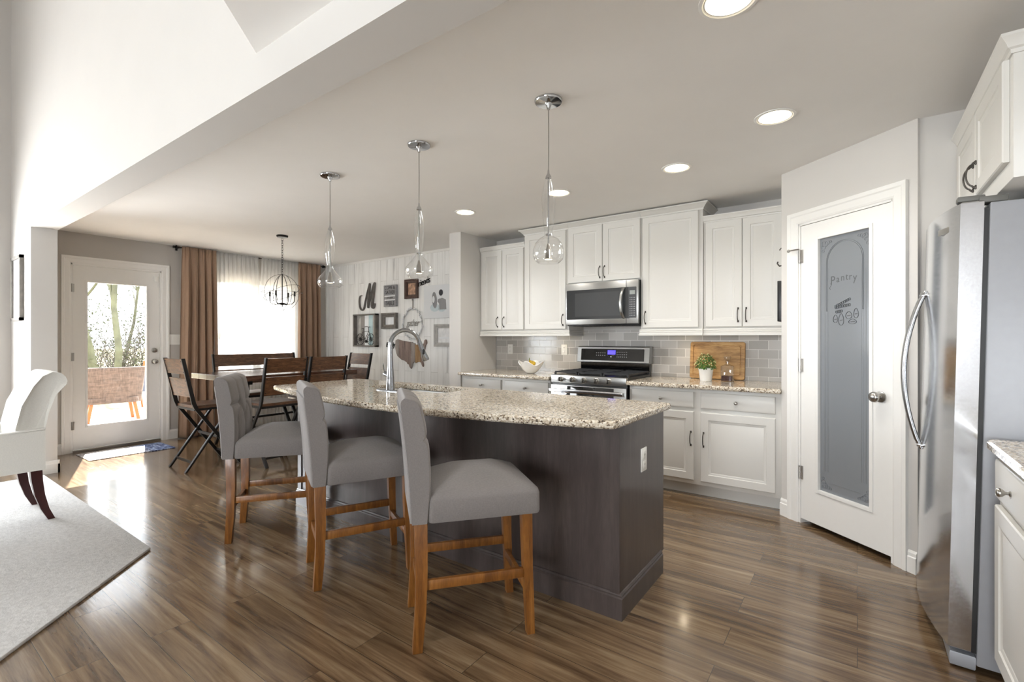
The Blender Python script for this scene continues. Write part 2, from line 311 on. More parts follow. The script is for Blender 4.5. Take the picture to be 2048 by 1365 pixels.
    def text(s, body, size, depth, Mx, align='CENTER', shear=0, wide=1.0):
        cu = bpy.data.curves.new('t', 'FONT'); cu.body = body; cu.size = size; cu.extrude = depth/2; cu.align_x = align; cu.align_y = 'CENTER'; cu.shear = shear
        o = bpy.data.objects.new('t', cu); C.objects.link(o); me = bpy.data.meshes.new_from_object(o); me.transform(s.M @ Mx @ Matrix.Diagonal((wide, 1, 1, 1))); s.bm.from_mesh(me)
        bpy.data.objects.remove(o); bpy.data.curves.remove(cu); bpy.data.meshes.remove(me); return s
    def build(s, name, m, parent=None, smooth=32, world=False, label=None, fix=True):
        if fix: bmesh.ops.recalc_face_normals(s.bm, faces=s.bm.faces)
        me = bpy.data.meshes.new(name); s.bm.to_mesh(me); s.bm.free()
        if world and parent: me.transform(wmat(parent).inverted())
        me.materials.append(M[m] if isinstance(m, str) else m)
        if smooth: me.polygons.foreach_set('use_smooth', [True]*len(me.polygons)); me.set_sharp_from_angle(angle=R(smooth))
        o = bpy.data.objects.new(name, me); C.objects.link(o); o.parent = parent
        if label: o['label'] = label
        return o
def wmat(o):
    m = Matrix.LocRotScale(o.location, o.rotation_euler, o.scale); return wmat(o.parent) @ m if o.parent else m
def thing(name, label, cat, loc=(0, 0, 0), rz=0, group=None):
    o = bpy.data.objects.new(name, None); C.objects.link(o); o.empty_display_size = .1; o.location = loc; o.rotation_euler = (0, 0, R(rz)); return tag(o, label, cat, group)
def tag(o, label, cat, group=None, kind=None):
    o['label'] = label; o['category'] = cat
    if group: o['group'] = group
    if kind: o['kind'] = kind
    return o
def struct(o, label=None):
    o['kind'] = 'structure'
    if label: o['label'] = label
    return o
KIDS = {}
def kids(o): return [c for c in C.objects if c.parent == o]
def dup(root, loc, rz, label, group=None):
    def cp(o, par):
        c = o.copy(); C.objects.link(c); c.parent = par
        for k in kids(o): cp(k, c)
        return c
    r = cp(root, None); r.location = loc; r.rotation_euler = (0, 0, R(rz)); r['label'] = label
    if group: r['group'] = group
    return r
def T(x, y, z): return Matrix.Translation((x, y, z))
def arc(c, r, a0, a1, n, f=lambda u, v: (u, 0, v)):
    return [Vector(c)+Vector(f(r*math.cos(R(a0+(a1-a0)*i/n)), r*math.sin(R(a0+(a1-a0)*i/n)))) for i in range(n+1)]
rnd = random.Random(7)
# ---------------------------------------------------------------- setting
XL, XR, YB, YN, ZC, ZT = -7.08, 1.03, 4.64, -4.5, 2.46, 5.2
PA, PB = (-.446, 3.962), (.264, 3.372)      # pantry diagonal
def wallbox(name, boxes, m='wall'):
    b = MB()
    for a, c in boxes: b.box(a, c)
    return struct(b.build(name, m, smooth=0))
struct(MB().box((XL-.14, YN-.14, -.12), (XR+.14, YB+.14, 0)).build('floor', 'floor', smooth=0))
b = MB(); b.prism([(XL-.14, 1.1), (XR+.14, 1.1), (XR+.14, YB+.14), (XL-.14, YB+.14)], ZC, ZC+.12); b.prism([(-2.15, 1.12), (XR+.14, -2.17), (XR+.14, 1.12)], ZC, ZC+.12)
struct(b.build('ceiling', 'ceil', smooth=0))
struct(MB().box((XL-.14, YN-.14, ZT), (XR+.14, 1.12, ZT+.12)).build('ceiling.001', 'ceil', smooth=0))
# left wall with patio door (Y 1.46..2.31) and dining window (Y 2.93..4.08, z .92..2.11)
DY0, DY1, DZ = 1.462, 2.318, 2.115; WY0, WY1, WZ0, WZ1 = 2.92, 4.09, .9, 2.12; wx = (XL-.14, XL)
LW = [(-3.0, -1.4), (-.9, .66)]; LZ = [(.45, 2.35)]
lw = [((wx[0], a, 0), (wx[1], c, ZT)) for a, c in ((YN-.14, -3.0), (-1.4, -.9), (.66, DY0))] + [((wx[0], a, z0), (wx[1], c, z1)) for a, c in LW for z0, z1 in ((0, .45), (2.35, ZT))]
wallbox('wall_left', lw + [ ((wx[0], DY0, DZ), (wx[1], DY1, ZT)), ((wx[0], DY1, 0), (wx[1], WY0, ZT)), ((wx[0], WY0, 0), (wx[1], WY1, WZ0)), ((wx[0], WY0, WZ1), (wx[1], WY1, ZT)), ((wx[0], WY1, 0), (wx[1], YB+.14, ZT))], 'wall_grey')
wallbox('wall_back', [((-3.7, YB, 0), (XR+.14, YB+.14, ZC+.1))])
wallbox('wall_accent', [((XL, YB-.012, 0), (-3.7, YB+.14, ZC))], 'accent')
wallbox('wall_right', [((XR, YN-.14, 0), (XR+.14, YB, ZT))])
wallbox('wall_divider', [((-3.737, 3.985, 0), (-3.568, YB-.012, ZC))], 'wall')
wallbox('wall_header', [((-7.08, 1.0, 0), (-6.18, 1.183, 2.305)), ((-7.08, 1.0, 2.305), (XR, 1.183, ZC)), ((-7.08, 1.0, ZC), (XR, 1.11, ZT))])
# pantry: side return, diagonal with door opening, fridge-side return
d = Vector((PB[0]-PA[0], PB[1]-PA[1], 0)); PL = d.length; d.normalize(); pn = Vector((-d.y, d.x, 0))      # pn points into the pantry
PM = Matrix.Translation((PA[0], PA[1], 0)) @ Matrix((d, pn, Vector((0, 0, 1)))).transposed().to_4x4()         # local x along wall, y into pantry
PD0, PD1, PDZ = .150, .795, 2.065
b = MB(PM); b.box((0, 0, 0), (PD0, .1, ZC)); b.box((PD1, 0, 0), (PL, .1, ZC)); b.box((PD0, 0, PDZ), (PD1, .1, ZC)); struct(b.build('wall_pantry', 'wall', smooth=0))
wallbox('wall_pantry_side', [((-.446, 3.985, 0), (-.35, YB, ZC))]); wallbox('wall_fridge_side', [((.275, 3.385, 0), (XR, 3.48, ZC))])
# rear wall with tall windows
RW = [(-1.3, .5)]
bx = []; prev = XL-.14
for x0, x1 in RW: bx.append(((prev, YN-.14, 0), (x0, YN, ZT))); prev = x1
bx.append(((prev, YN-.14, 0), (XR+.14, YN, ZT)))
for i, (x0, x1) in enumerate(RW):
    bx += [((x0, YN-.14, 0), (x1, YN, .5)), ((x0, YN-.14, 2.4), (x1, YN, ZT))]
wallbox('wall_rear', bx)
wi = 2
for i, (x0, x1) in enumerate(RW):
    for z0, z1 in ((.5, 2.4),):
        b = MB()
        for a, c in (((x0, YN-.1, z0), (x0+.06, YN-.02, z1)), ((x1-.06, YN-.1, z0), (x1, YN-.02, z1)), ((x0, YN-.1, z0), (x1, YN-.02, z0+.06)), ((x0, YN-.1, z1-.06), (x1, YN-.02, z1)), ((x0, YN-.09, (z0+z1)/2-.025), (x1, YN-.03, (z0+z1)/2+.025))): b.box(a, c)
        f = struct(b.build('window_%d' % wi, 'trim', smooth=0)); MB().box((x0+.05, YN-.065, z0+.05), (x1-.05, YN-.06, z1-.05)).build('window_pane', 'pane', f, smooth=0); wi += 1
for ya, yb_ in LW:
    for z0, z1 in LZ:
        b = MB(); x0, x1 = XL-.11, XL-.03
        for a, c in (((x0, ya, z0), (x1, ya+.06, z1)), ((x0, yb_-.06, z0), (x1, yb_, z1)), ((x0, ya, z0), (x1, yb_, z0+.06)), ((x0, ya, z1-.06), (x1, yb_, z1)), ((x0+.01, ya, (z0+z1)/2-.025), (x1-.01, yb_, (z0+z1)/2+.025))): b.box(a, c)
        f = struct(b.build('window_%d' % wi, 'trim', smooth=0)); MB().box((XL-.075, ya+.05, z0+.05), (XL-.07, yb_-.05, z1-.05)).build('window_pane', 'pane', f, smooth=0); wi += 1
struct(MB().box((-9.5, -3.6, 2.6), (XL-.141, .75, 2.75)).build('sun_block_slab', 'sunblock', smooth=0))      # added unseen slab that keeps the sun out of the living room windows
# window_1: the dining window
b = MB()
for a, c in (((XL-.11, WY0, WZ0), (XL-.03, WY0+.06, WZ1)), ((XL-.11, WY1-.06, WZ0), (XL-.03, WY1, WZ1)), ((XL-.11, WY0, WZ0), (XL-.03, WY1, WZ0+.06)), ((XL-.11, WY0, WZ1-.06), (XL-.03, WY1, WZ1)), ((XL-.11, 3.46, WZ0), (XL-.03, 3.55, WZ1)), ((XL-.1, WY0, 1.48), (XL-.05, WY1, 1.52))): b.box(a, c)
f = struct(b.build('window_1', 'trim', smooth=0)); MB().box((XL-.075, WY0+.05, WZ0+.05), (XL-.07, WY1-.05, WZ1-.05)).build('window_pane', 'pane', f, smooth=0)
# baseboards
def base_run(name, p, q, out, h=.12):
    p, q, o = Vector((*p, 0)), Vector((*q, 0)), Vector((*out, 0)); dd = (q-p).normalized(); mm = Matrix.Translation(p) @ Matrix((dd, o, Vector((0, 0, 1)))).transposed().to_4x4(); L = (q-p).length
    pr = [(0, 0), (.015, 0), (.015, h-.035), (.010, h-.03), (.010, h-.012), (.004, h), (0, h)]
    b = MB(mm); b.loops([[(0, y, z) for y, z in pr], [(L, y, z) for y, z in pr]]); return struct(b.build(name, 'trim', smooth=0))
base_run('baseboard_left', (XL, 1.183), (XL, DY0-.08), (1, 0)); base_run('baseboard_left', (XL, DY1+.08), (XL, YB-.015), (1, 0))
base_run('baseboard_stub', (XL, 1.0), (-6.165, 1.0), (0, -1)); base_run('baseboard_stub', (-6.18, 1.0), (-6.18, 1.198), (1, 0)); base_run('baseboard_stub', (XL, 1.183), (-6.165, 1.183), (0, 1))
base_run('baseboard_living', (XL, YN), (XL, 1.0), (1, 0)); base_run('baseboard_accent', (XL, YB-.012), (-3.74, YB-.012), (0, -1)); base_run('baseboard_divider', (-3.737, 3.985), (-3.568, 3.985), (0, -1))
def pw(x): v = PM @ Vector((x, 0, 0)); return (v.x, v.y)
base_run('baseboard_pantry', pw(.0), pw(PD0-.083), tuple(-pn.xy)); base_run('baseboard_pantry', pw(PD1+.083), pw(PL), tuple(-pn.xy))
# trim
struct(MB().box((XL, YB-.03, ZC-.03), (-3.737, YB-.012, ZC)).build('trim_1', 'trim', smooth=0)); struct(MB().box((XL, YB-.035, .12), (XL+.02, YB-.012, ZC-.03)).build('trim_2', 'trim', smooth=0))
def casing(name, Mx, x0, x1, z1, w=.08):
    b = MB(Mx); pr = [(0, 0), (-w, 0), (-w, -.02), (-w+.022, -.018), (-w+.03, -.013), (-.012, -.011), (0, -.006)]   # x offset outward(-), y out of wall(-)
    b.loops([[(x0+ox, oy, 0) for ox, oy in pr], [(x0+ox, oy, z1-ox) for ox, oy in pr], [(x1-ox, oy, z1-ox) for ox, oy in pr], [(x1-ox, oy, 0) for ox, oy in pr]]); return struct(b.build(name, 'trim', smooth=0))
LM = Matrix.Translation((XL, 0, 0)) @ Matrix(((0, -1, 0), (1, 0, 0), (0, 0, 1))).to_4x4()       # local x=+Y, y=-X (outdoors), out of wall = -y = +X
casing('trim_3', LM, DY0, DY1, DZ); casing('trim_4', PM, PD0, PD1, PDZ)
b = MB(LM); b.box((DY0, 0, 0), (DY0+.016, .14, DZ)); b.box((DY1-.016, 0, 0), (DY1, .14, DZ)); b.box((DY0, 0, DZ-.016), (DY1, .14, DZ)); struct(b.build('trim_5', 'trim', smooth=0))
b = MB(PM); b.box((PD0, 0, 0), (PD0+.014, .1, PDZ)); b.box((PD1-.014, 0, 0), (PD1, .1, PDZ)); b.box((PD0, 0, PDZ-.014), (PD1, .1, PDZ)); struct(b.build('trim_6', 'trim', smooth=0))
struct(MB(LM).box((DY0+.016, -.02, 0), (DY1-.016, .14, .028)).build('trim_7', 'nickel', smooth=0))
def slab_frame(Mx, x0, x1, z0, z1, gx0, gx1, gz0, gz1, y0, y1):
    b = MB(Mx)
    for a, c in (((x0, y0, z0), (gx0, y1, z1)), ((gx1, y0, z0), (x1, y1, z1)), ((gx0, y0, z0), (gx1, y1, gz0)), ((gx0, y0, gz1), (gx1, y1, z1))): b.box(a, c)
    for a, c in (((gx0-.022, y0-.006, gz0-.022), (gx0, y0, gz1+.022)), ((gx1, y0-.006, gz0-.022), (gx1+.022, y0, gz1+.022)), ((gx0, y0-.006, gz0-.022), (gx1, y0, gz0)), ((gx0, y0-.006, gz1), (gx1, y0, gz1+.022))): b.box(a, c, .002)
    return b
# door_1: patio door
D1 = struct(slab_frame(LM, DY0+.02, DY1-.02, .032, DZ-.02, 1.61, 2.165, .29, 1.915, .012, .056).build('door_1', 'trim', smooth=0))
MB(LM).box((1.6, .03, .28), (2.175, .036, 1.925)).build('glass_pane', 'pane', D1, smooth=0)
def knob(Mx, parent, m='nickel', r=.028, z=0):
    b = MB(Mx @ Matrix.Rotation(R(90), 4, 'X')); b.lathe([(0, 0), (.032, 0), (.032, .006), (.013, .009), (.011, .03), (r*.75, .036), (r, .048), (r*.93, .06), (r*.5, .068), (0, .07)], n=24); return b.build('door_knob', m, parent, 50)
knob(LM @ T(2.245, .012, .99), D1); b = MB(LM @ T(2.245, .012, 1.13) @ Matrix.Rotation(R(90), 4, 'X')); b.lathe([(0, 0), (.03, 0), (.03, .012), (.02, .016), (0, .016)], n=24); b.box((-.004, -.016, .014), (.004, .016, .028), .001); b.build('deadbolt', 'nickel', D1)
for z in (.3, 1.07, 1.84): MB(LM).cyl((DY0+.014, -.002, z-.045), (DY0+.014, -.002, z+.045), .008).box((DY0+.005, -.002, z-.045), (DY0+.03, .012, z+.045)).build('hinge', 'nickel', D1)
MB(LM).box((DY1-.075, -.008, DZ-.13), (DY1-.03, .012, DZ-.07), .003).build('alarm_sensor', 'plate', D1)
# door_2: pantry door with frosted etched pane
G = (PD0+.155, PD1-.142, .268, 1.932)
D2 = struct(slab_frame(PM, PD0+.017, PD1-.017, .034, PDZ-.017, *G, .004, .039).build('door_2', 'trim', smooth=0))
gp = MB(PM).box((G[0]-.01, .019, G[2]-.01), (G[1]+.01, .025, G[3]+.01)).build('glass_pane', 'frost', D2, smooth=0)
knob(PM @ T(PD1-.075, .004, .935), D2, r=.03)
for z in (.35, 1.09, 1.84): MB(PM).cyl((PD0+.014, -.004, z-.045), (PD0+.014, -.004, z+.045), .008).box((PD0+.004, -.002, z-.045), (PD0+.034, .005, z+.045)).build('hinge', 'nickel', D2)
MB(PM).tube([(PD0+.014, -.01, 1.89), (PD0+.0, -.03, 1.888), (PD0-.035, -.045, 1.885)], .005).ball((PD0-.04, -.047, 1.885), .011, 8).build('hinge_door_stop', 'nickel', D2)
gw = G[1]-G[0]; gc = (G[0]+G[1])/2; yy = .0188
def ln(b, p, q, w): b.bar((p[0], yy, p[1]), (q[0], yy, q[1]), w, .0008, (0, 1, 0))
b = MB(PM)
for s in (-1, 1):
    for k, o in enumerate((.034, .052, .062)): ln(b, (gc+s*(gw/2-o), .40), (gc+s*(gw/2-o), 1.70+.015*k), .009 if k == 0 else .003)
for r in (.119, .127): b.tube([(gc-r, yy, 1.45), (gc-r, yy, 1.6)]+[(gc-r*math.cos(R(a)), yy, 1.768+r*math.sin(R(a))*1.02) for a in range(0, 181, 6)]+[(gc+r, yy, 1.6), (gc+r, yy, 1.45)], .0026, 4, flat=.15)
ln(b, (gc-.1, .33), (gc+.1, .33), .004)
for sx in (-1, 1):
    for cz, sz in ((G[3]-.03, -1), (G[2]+.03, 1)):
        for rr, ox, oz in ((.012, 0, 0), (.015, -.028, .004), (.015, 0, .03), (.009, -.05, 0), (.009, .004, .055), (.02, -.012, .012)):
            b.tube([(gc+sx*(gw/2-.026+ox)+rr*math.cos(t/3.2), yy, cz+sz*oz+rr*math.sin(t/3.2)*(1-t/60)) for t in range(0, 22)], .0018, 4, flat=.3)
b.build('etched_border', 'etchlite', gp)
b = MB(PM)
for ch, dx, dz, sc in (('P', -.082, -.006, 1.25), ('a', -.045, .0, 1), ('n', -.012, .006, 1), ('t', .017, .008, 1), ('r', .040, .006, 1), ('y', .070, -.002, 1.1)):
    b.text(ch, .062*sc, .001, T(gc+dx, yy, 1.652+dz) @ Matrix.Rotation(R(90), 4, 'X'), wide=.85)
b.tube([(gc-.098+.006*math.sin(t*.8), yy, 1.63-.005*t) for t in range(0, 9)], .002, 4, flat=.3)
b.build('etched_lettering', 'etch', gp)
b = MB(PM)      # jars on a shelf and hanging utensils, etched
for x0, x1, z in ((-.06, .055, 1.505), (-.06, .05, 1.48), (-.055, .0, 1.45)):
    for k in range(int((x1-x0)/.012)): b.tube([(gc+x0+k*.012+.006*math.cos(a), yy, z+.4*(x0+k*.012)*(1 if z > 1.49 else .3)+.009*math.sin(a)) for a in (0, .9, 1.8, 2.7, 3.6, 4.5, 5.4)], 0.0032, 4, closed=True, flat=.3)
for x, z, w, h in ((-.062, 1.40, .03, .05), (-.022, 1.395, .034, .075), (.03, 1.42, .04, .045), (.078, 1.43, .03, .06), (.055, 1.38, .05, .03)):
    b.tube([(gc+x+w/2*math.cos(t*.35)*(1-.25*math.sin(t*.35)), yy, z+h/2*math.sin(t*.35)) for t in range(18)], 0.0032, 4, closed=True, flat=.3); ln(b, (gc+x-w*.3, z-h*.1), (gc+x+w*.3, z-h*.05), .006)
b.build('etched_jars', 'etch', gp)
# ---------------------------------------------------------------- cabinets
def panel_front(w, h, Mx, t=.019, fr=.058, raised=True):
    """door or drawer front: x 0..w, z 0..h, back at y=0, front at y=-t"""
    def ring(i, y): return [(i, y, i), (w-i, y, i), (w-i, y, h-i), (i, y, h-i)]
    b = MB(Mx)
    if raised: ls = [ring(0, 0), ring(0, -t+.004), ring(.004, -t), ring(fr, -t), ring(fr+.004, -t+.005), ring(fr+.014, -t+.006), ring(fr+.02, -t+.009), ring(fr+.045, -t+.004)]
    else: ls = [ring(0, 0), ring(0, -t+.006), ring(.003, -t+.003), ring(.012, -t)]
    b.loops(ls); return b
def pull(Mx, parent):
    """arched cabinet pull along z, standing out along -y"""
    b = MB(Mx); pts = [(0, -.004, -.056), (0, -.012, -.050)]+[(0, -.010-.024*math.cos(R(a)), .047*math.sin(R(a))) for a in range(-80, 81, 16)]+[(0, -.012, .050), (0, -.004, .056)]
    b.tube(pts, [.005, .0042]+[.0036]*11+[.0042, .005], 8); b.box((-.006, -.006, -.062), (.006, 0, -.044), .002); b.box((-.006, -.006, .044), (.006, 0, .062), .002)
    return b.build('handle', 'bronze', parent, 50)
def cab_knob(Mx, parent):
    b = MB(Mx @ Matrix.Rotation(R(90), 4, 'X')); b.lathe([(0, 0), (.008, 0), (.009, .003), (.005, .006), (.005, .012), (.0125, .02), (.0145, .027), (.011, .033), (0, .036)], n=20); return b.build('knob', 'nickel', parent, 50)
def cabinet(name, label, cat, loc, rz, w, h, depth, doors=(), drawers=(), toe=0, crown=None, rail=None, group=None, open_ends=(0, 0)):
    t = thing(name, label, cat, loc, rz, group); b = MB()
    b.box((0, 0, toe), (w, depth, h), .0015)
    if toe: b.box((0, .075, 0), (w, depth, toe))
    b.build('body', 'cab', t)
    for x, z, dw, dh, hx, hz in doors:
        dd = panel_front(dw, dh, T(x, -.001, z)).build('door', 'cab', t, 25)
        if hx is not None: pull(T(hx, -.020, hz), dd)
    for x, z, dw, dh in drawers:
        dd = panel_front(dw, dh, T(x, -.001, z), raised=False).build('drawer', 'cab', t, 25); cab_knob(T(x+dw/2, -.02, z+dh/2), dd)
    if crown:      # profile (y out, z), miter left/right returns
        z0, hh, out, l, r = crown; pr = [(0, 0), (.006, 0), (.008, hh*.22), (.016, hh*.30), (.016+(out-.016)*.25, hh*.5), (.016+(out-.016)*.8, hh*.78), (out, hh*.84), (out, hh), (0, hh)]
        loops = []
        if l: loops.append([(-o, depth, z0+z) for o, z in pr])
        loops += [[((-o if l else 0), -o, z0+z) for o, z in pr], [(w+(o if r else 0), -o, z0+z) for o, z in pr]]
        if r: loops.append([(w+o, depth, z0+z) for o, z in pr])
        MB().loops(loops).build('crown_moulding', 'cab', t, 25)
    if rail:
        l, r = rail; pr = [(0, 0), (0, .058), (.022, .058), (.026, .045), (.022, .040), (.026, .034), (.022, .022), (.030, .016), (.030, 0)]; pr = [(o-.012, z-.0585) for o, z in pr]; loops = []
        if l: loops.append([(-o, depth-.03, z) for o, z in pr])
        loops += [[((-o if l else 0), -o, z) for o, z in pr], [(w+(o if r else 0), -o, z) for o, z in pr]]
        if r: loops.append([(w+o, depth-.03, z) for o, z in pr])
        MB().loops(loops).build('light_rail', 'cab', t, 25)
    return t
UY, UD, UZ = 4.33, YB-.007-4.33, 1.360
gU = 'white wall cabinets along the kitchen wall'
cabinet('wall_cabinet', 'white two-door wall cabinet at the far left, next to the grey divider wall', 'cabinet', (-3.562, UY, UZ), 0, .628, .935, UD, [(.026, .012, .290, .895, .262, .10), (.322, .012, .290, .895, .350, .10)], crown=(.905, .06, .03, 0, 0), rail=(0, 0))
cabinet('wall_cabinet', 'tall white single-door wall cabinet left of the microwave', 'cabinet', (-2.932, UY-.02, UZ), 0, .545, 1.04, UD+.02, [(.015, .012, .503, 1.012, .488, .105)], crown=(1.028, .058, .05, 1, 0), rail=(0, 1))
cabinet('wall_cabinet', 'short white two-door cabinet directly above the microwave', 'cabinet', (-2.385, UY-.02, 1.822), 0, .757, .578, UD+.02, [(0, .010, .375, .556, .352, .10), (.380, .010, .375, .556, .402, .10)], crown=(.566, .058, .05, 0, 0))
cabinet('wall_cabinet', 'tall white single-door wall cabinet right of the microwave', 'cabinet', (-1.626, UY-.02, UZ), 0, .548, 1.04, UD+.02, [(.020, .012, .495, 1.012, .048, .105)], crown=(1.028, .058, .05, 0, 1), rail=(1, 0))
cabinet('wall_cabinet', 'white two-door wall cabinet beside the pantry wall, above the cutting board', 'cabinet', (-1.076, UY, UZ), 0, .627, .935, UD, [(.018, .012, .288, .895, .276, .11), (.310, .012, .288, .895, .338, .11)], crown=(.905, .06, .03, 0, 0), rail=(0, 0))
BY, BD = 4.0, YB-.007-4.0
cabinet('base_cabinet', 'white base cabinet with two drawers and doors left of the range', 'cabinet', (-3.562, BY, 0), 0, 1.145, .872, BD, [(.04, .135, .512, .55, .52, .58), (.60, .135, .530, .55, .63, .58)], [(.04, .715, .512, .128), (.60, .715, .530, .128)], toe=.10)
cabinet('base_cabinet', 'white base cabinet with two drawers and doors right of the range', 'cabinet', (-1.612, BY, 0), 0, 1.163, .872, BD, [(.024, .135, .520, .55, .524, .47), (.598, .135, .527, .55, .622, .47)], [(.024, .715, .520, .128), (.598, .715, .527, .128)], toe=.10)
cabinet('base_cabinet', 'white base cabinet with drawer beside the fridge, cut by the right edge', 'cabinet', (.415, 2.415, 0), -90, 1.0, .872, XR-.42, [(.03, .135, .455, .55, None, 0), (.515, .135, .455, .55, None, 0)], [(.03, .712, .455, .135), (.515, .712, .455, .135)], toe=.10)
cabinet('wall_cabinet', 'white two-door cabinet mounted high above the fridge', 'cabinet', (.436, 3.380, 1.828), -90, 1.03, .472, XR-.44, [(.03, .067, .475, .36, .478, .150), (.512, .067, .475, .36, .538, .150)], crown=(.427, .062, .036, 0, 1))
# counters
def rrect(x0, x1, y0, y1, r, n=5, corners=(1, 1, 1, 1)):
    o = []
    for k, (cx, cyy, a0, px, py) in enumerate(((x1-r, y0+r, -90, x1, y0), (x1-r, y1-r, 0, x1, y1), (x0+r, y1-r, 90, x0, y1), (x0+r, y0+r, 180, x0, y0))):
        if corners[k]: o += [(cx+r*math.cos(R(a0+90*i/n)), cyy+r*math.sin(R(a0+90*i/n))) for i in range(n+1)]
        else: o.append((px, py))
    return o
def counter(loc, outer, holes, label, lift=0):
    b = MB(); b.slab(outer, holes, 0, .034, .007); o = b.build('countertop', 'granite', None, 40); o.location = loc; return tag(o, label, 'countertop')
counter((0, 0, .8725), rrect(-3.566, -2.403, 3.935, YB-.007, .01, 2, (0, 0, 0, 0)), [], 'speckled granite countertop left of the range, under the white bowl')
counter((0, 0, .8725), rrect(-1.620, -.448, 3.935, YB-.007, .01, 2, (0, 0, 0, 0)), [], 'speckled granite countertop right of the range, under the cutting board')
counter((0, 0, .8725), rrect(.378, XR-.002, 1.40, 2.448, .05, 6, (0, 0, 1, 0)), [], 'speckled granite countertop corner beside the fridge at the right edge')
struct(MB().box((-3.566, YB-.006, .907), (-.448, YB, 1.36)).box((-2.41, YB-.006, .3), (-1.61, YB, .907)).build('wall_backsplash', 'tile', smooth=0))
# ---------------------------------------------------------------- island
IS = thing('kitchen_island', 'dark espresso kitchen island base with toe moulding under the long granite top', 'island', (-2.19, 2.33, 0))
ix0, ix1, iy0, iy1 = -3.509, -.871, 2.05, 2.60
b = MB(); b.box((ix0, iy0, 0), (ix1, iy0+.02, .878)); b.box((ix0, iy0+.02, 0), (ix0+.02, iy1, .878)); b.box((ix1-.02, iy0+.02, 0), (ix1, iy1, .878)); b.box((ix0, iy1, .105), (ix0+.02, iy1+.045, .878)); b.box((ix1-.02, iy1, .105), (ix1, iy1+.045, .878))
b.box((ix0+.02, iy1+.004, .105), (ix1-.02, iy1+.02, .878)); b.box((ix0+.02, iy1-.06, 0), (ix1-.02, iy1-.045, .105)); b.build('body', 'island', IS, 0, world=True)
for x in (ix0, -2.20, ix1-.048): MB().box((x, iy0-.007, .1), (x+.048, iy0, .878), .001).build('pilaster', 'island', IS, 0, world=True)
pr = [(0, 0), (.014, 0), (.014, .098), (.009, .104), (.010, .110), (.005, .118), (0, .120)]
b = MB(); b.loops([[(ix0-o, iy1, z) for o, z in pr], [(ix0-o, iy0-o, z) for o, z in pr], [(ix1+o, iy0-o, z) for o, z in pr], [(ix1+o, iy1, z) for o, z in pr]]); b.build('base_moulding', 'island', IS, 0, world=True)
for k in range(5):
    x = ix1-.03-k*.515
    dd = panel_front(.50, .60, T(x, iy1+.021, .125) @ Matrix.Rotation(math.pi, 4, 'Z')).build('door', 'island', IS, 25, world=True); MB(T(x, iy1+.021, .74) @ Matrix.Rotation(math.pi, 4, 'Z')).box((0, -.019, 0), (.50, 0, .12), .003).build('drawer', 'island', IS, 25, world=True)
xs = [-.93-i*(2.62/24) for i in range(25)]
front = [(x, 1.700+.22*((x+2.27)/1.36)**2) for x in xs]
outer = [(-3.64, 2.69), (-3.64, 1.955), (-3.625, 1.915), (-3.59, 1.905)] + [p for p in reversed(front)] + [(-.885, 1.925), (-.853, 1.945), (-.845, 1.985), (-.845, 2.69)]
hole = rrect(-2.98, -2.22, 2.275, 2.595, .05, 5)
tag(MB().slab(outer, [hole], 0, .036, .009).build('island_countertop', 'granite', None, 40), 'long speckled granite island top with bowed seating edge and sink cutout', 'countertop').location = (0, 0, .8785)
SK = thing('sink', 'steel undermount sink set into the island top behind the faucet', 'sink', (-2.6, 2.435, .68))
b = MB()
def rl(x0, x1, y0, y1, r, z): return [(p[0], p[1], z) for p in rrect(x0, x1, y0, y1, r, 5)]
b.loops([rl(-2.995, -2.205, 2.26, 2.61, .06, .874), rl(-2.985, -2.215, 2.27, 2.60, .055, .876), rl(-2.982, -2.218, 2.273, 2.597, .05, .872), rl(-2.97, -2.23, 2.285, 2.585, .05, .70), rl(-2.93, -2.27, 2.32, 2.55, .05, .685)], False, True); b.build('basin', 'steel', SK, 40, world=True, fix=False)
MB().cyl((-2.6, 2.43, .6855), (-2.6, 2.43, .690), .04).build('drain', 'chrome', SK, 40, world=True)
FA = thing('faucet', 'tall chrome gooseneck pull-down faucet on the granite island', 'faucet', (-2.6, 2.185, .9148))
b = MB(); b.loops([[(p[0], p[1], z) for p in rrect(-.13+i, .13-i, -.03+i, .03-i, .0299-i, 8)] for i, z in ((0, 0), (0, .005), (.004, .008))]); b.build('deck_plate', 'faucetchrome', FA, 40)
MB().lathe([(.030, .008), (.029, .03), (.027, .075), (.026, .08), (.026, .085), (.0235, .12), (.019, .18), (.0165, .25), (.0155, .31)], n=28, cap=True).build('body', 'faucetchrome', FA, 50)
sp = Vector((.10, .23, 0)).normalized(); rr = .105
pts = [(0, 0, .30)]+[tuple(sp*(rr-rr*math.cos(R(a)))+Vector((0, 0, .312+rr*math.sin(R(a))))) for a in range(0, 166, 11)]
e = Vector(pts[-1]); dr = (e-Vector(pts[-2])).normalized()
MB().tube(pts, .0145, 18).build('neck', 'faucetchrome', FA, 50)
h = MB().tube([e, e+dr*.02, e+dr*.06, e+dr*.085, e+dr*.135, e+dr*.145], [.0155, .0165, .0185, .019, .0265, .024], 20).build('spray_head', 'faucetchrome', FA, 50)
side = Vector((sp.y, -sp.x, 0)); MB().ball(e+dr*.075+side*.013-Vector((0, 0, .004)), .012, 8, (.9, .9, 2.0)).build('spray_button', 'black', h, 50)
b = MB().cyl((-.02, 0, .105), (-.055, .0, .115), .018).cyl((-.055, 0, .115), (-.062, 0, .117), .018, .014); b.tube([(-.05, 0, .12), (-.056, -.01, .15), (-.05, -.02, .185)], [.006, .005, .004], 8); b.build('lever', 'faucetchrome', FA, 50)
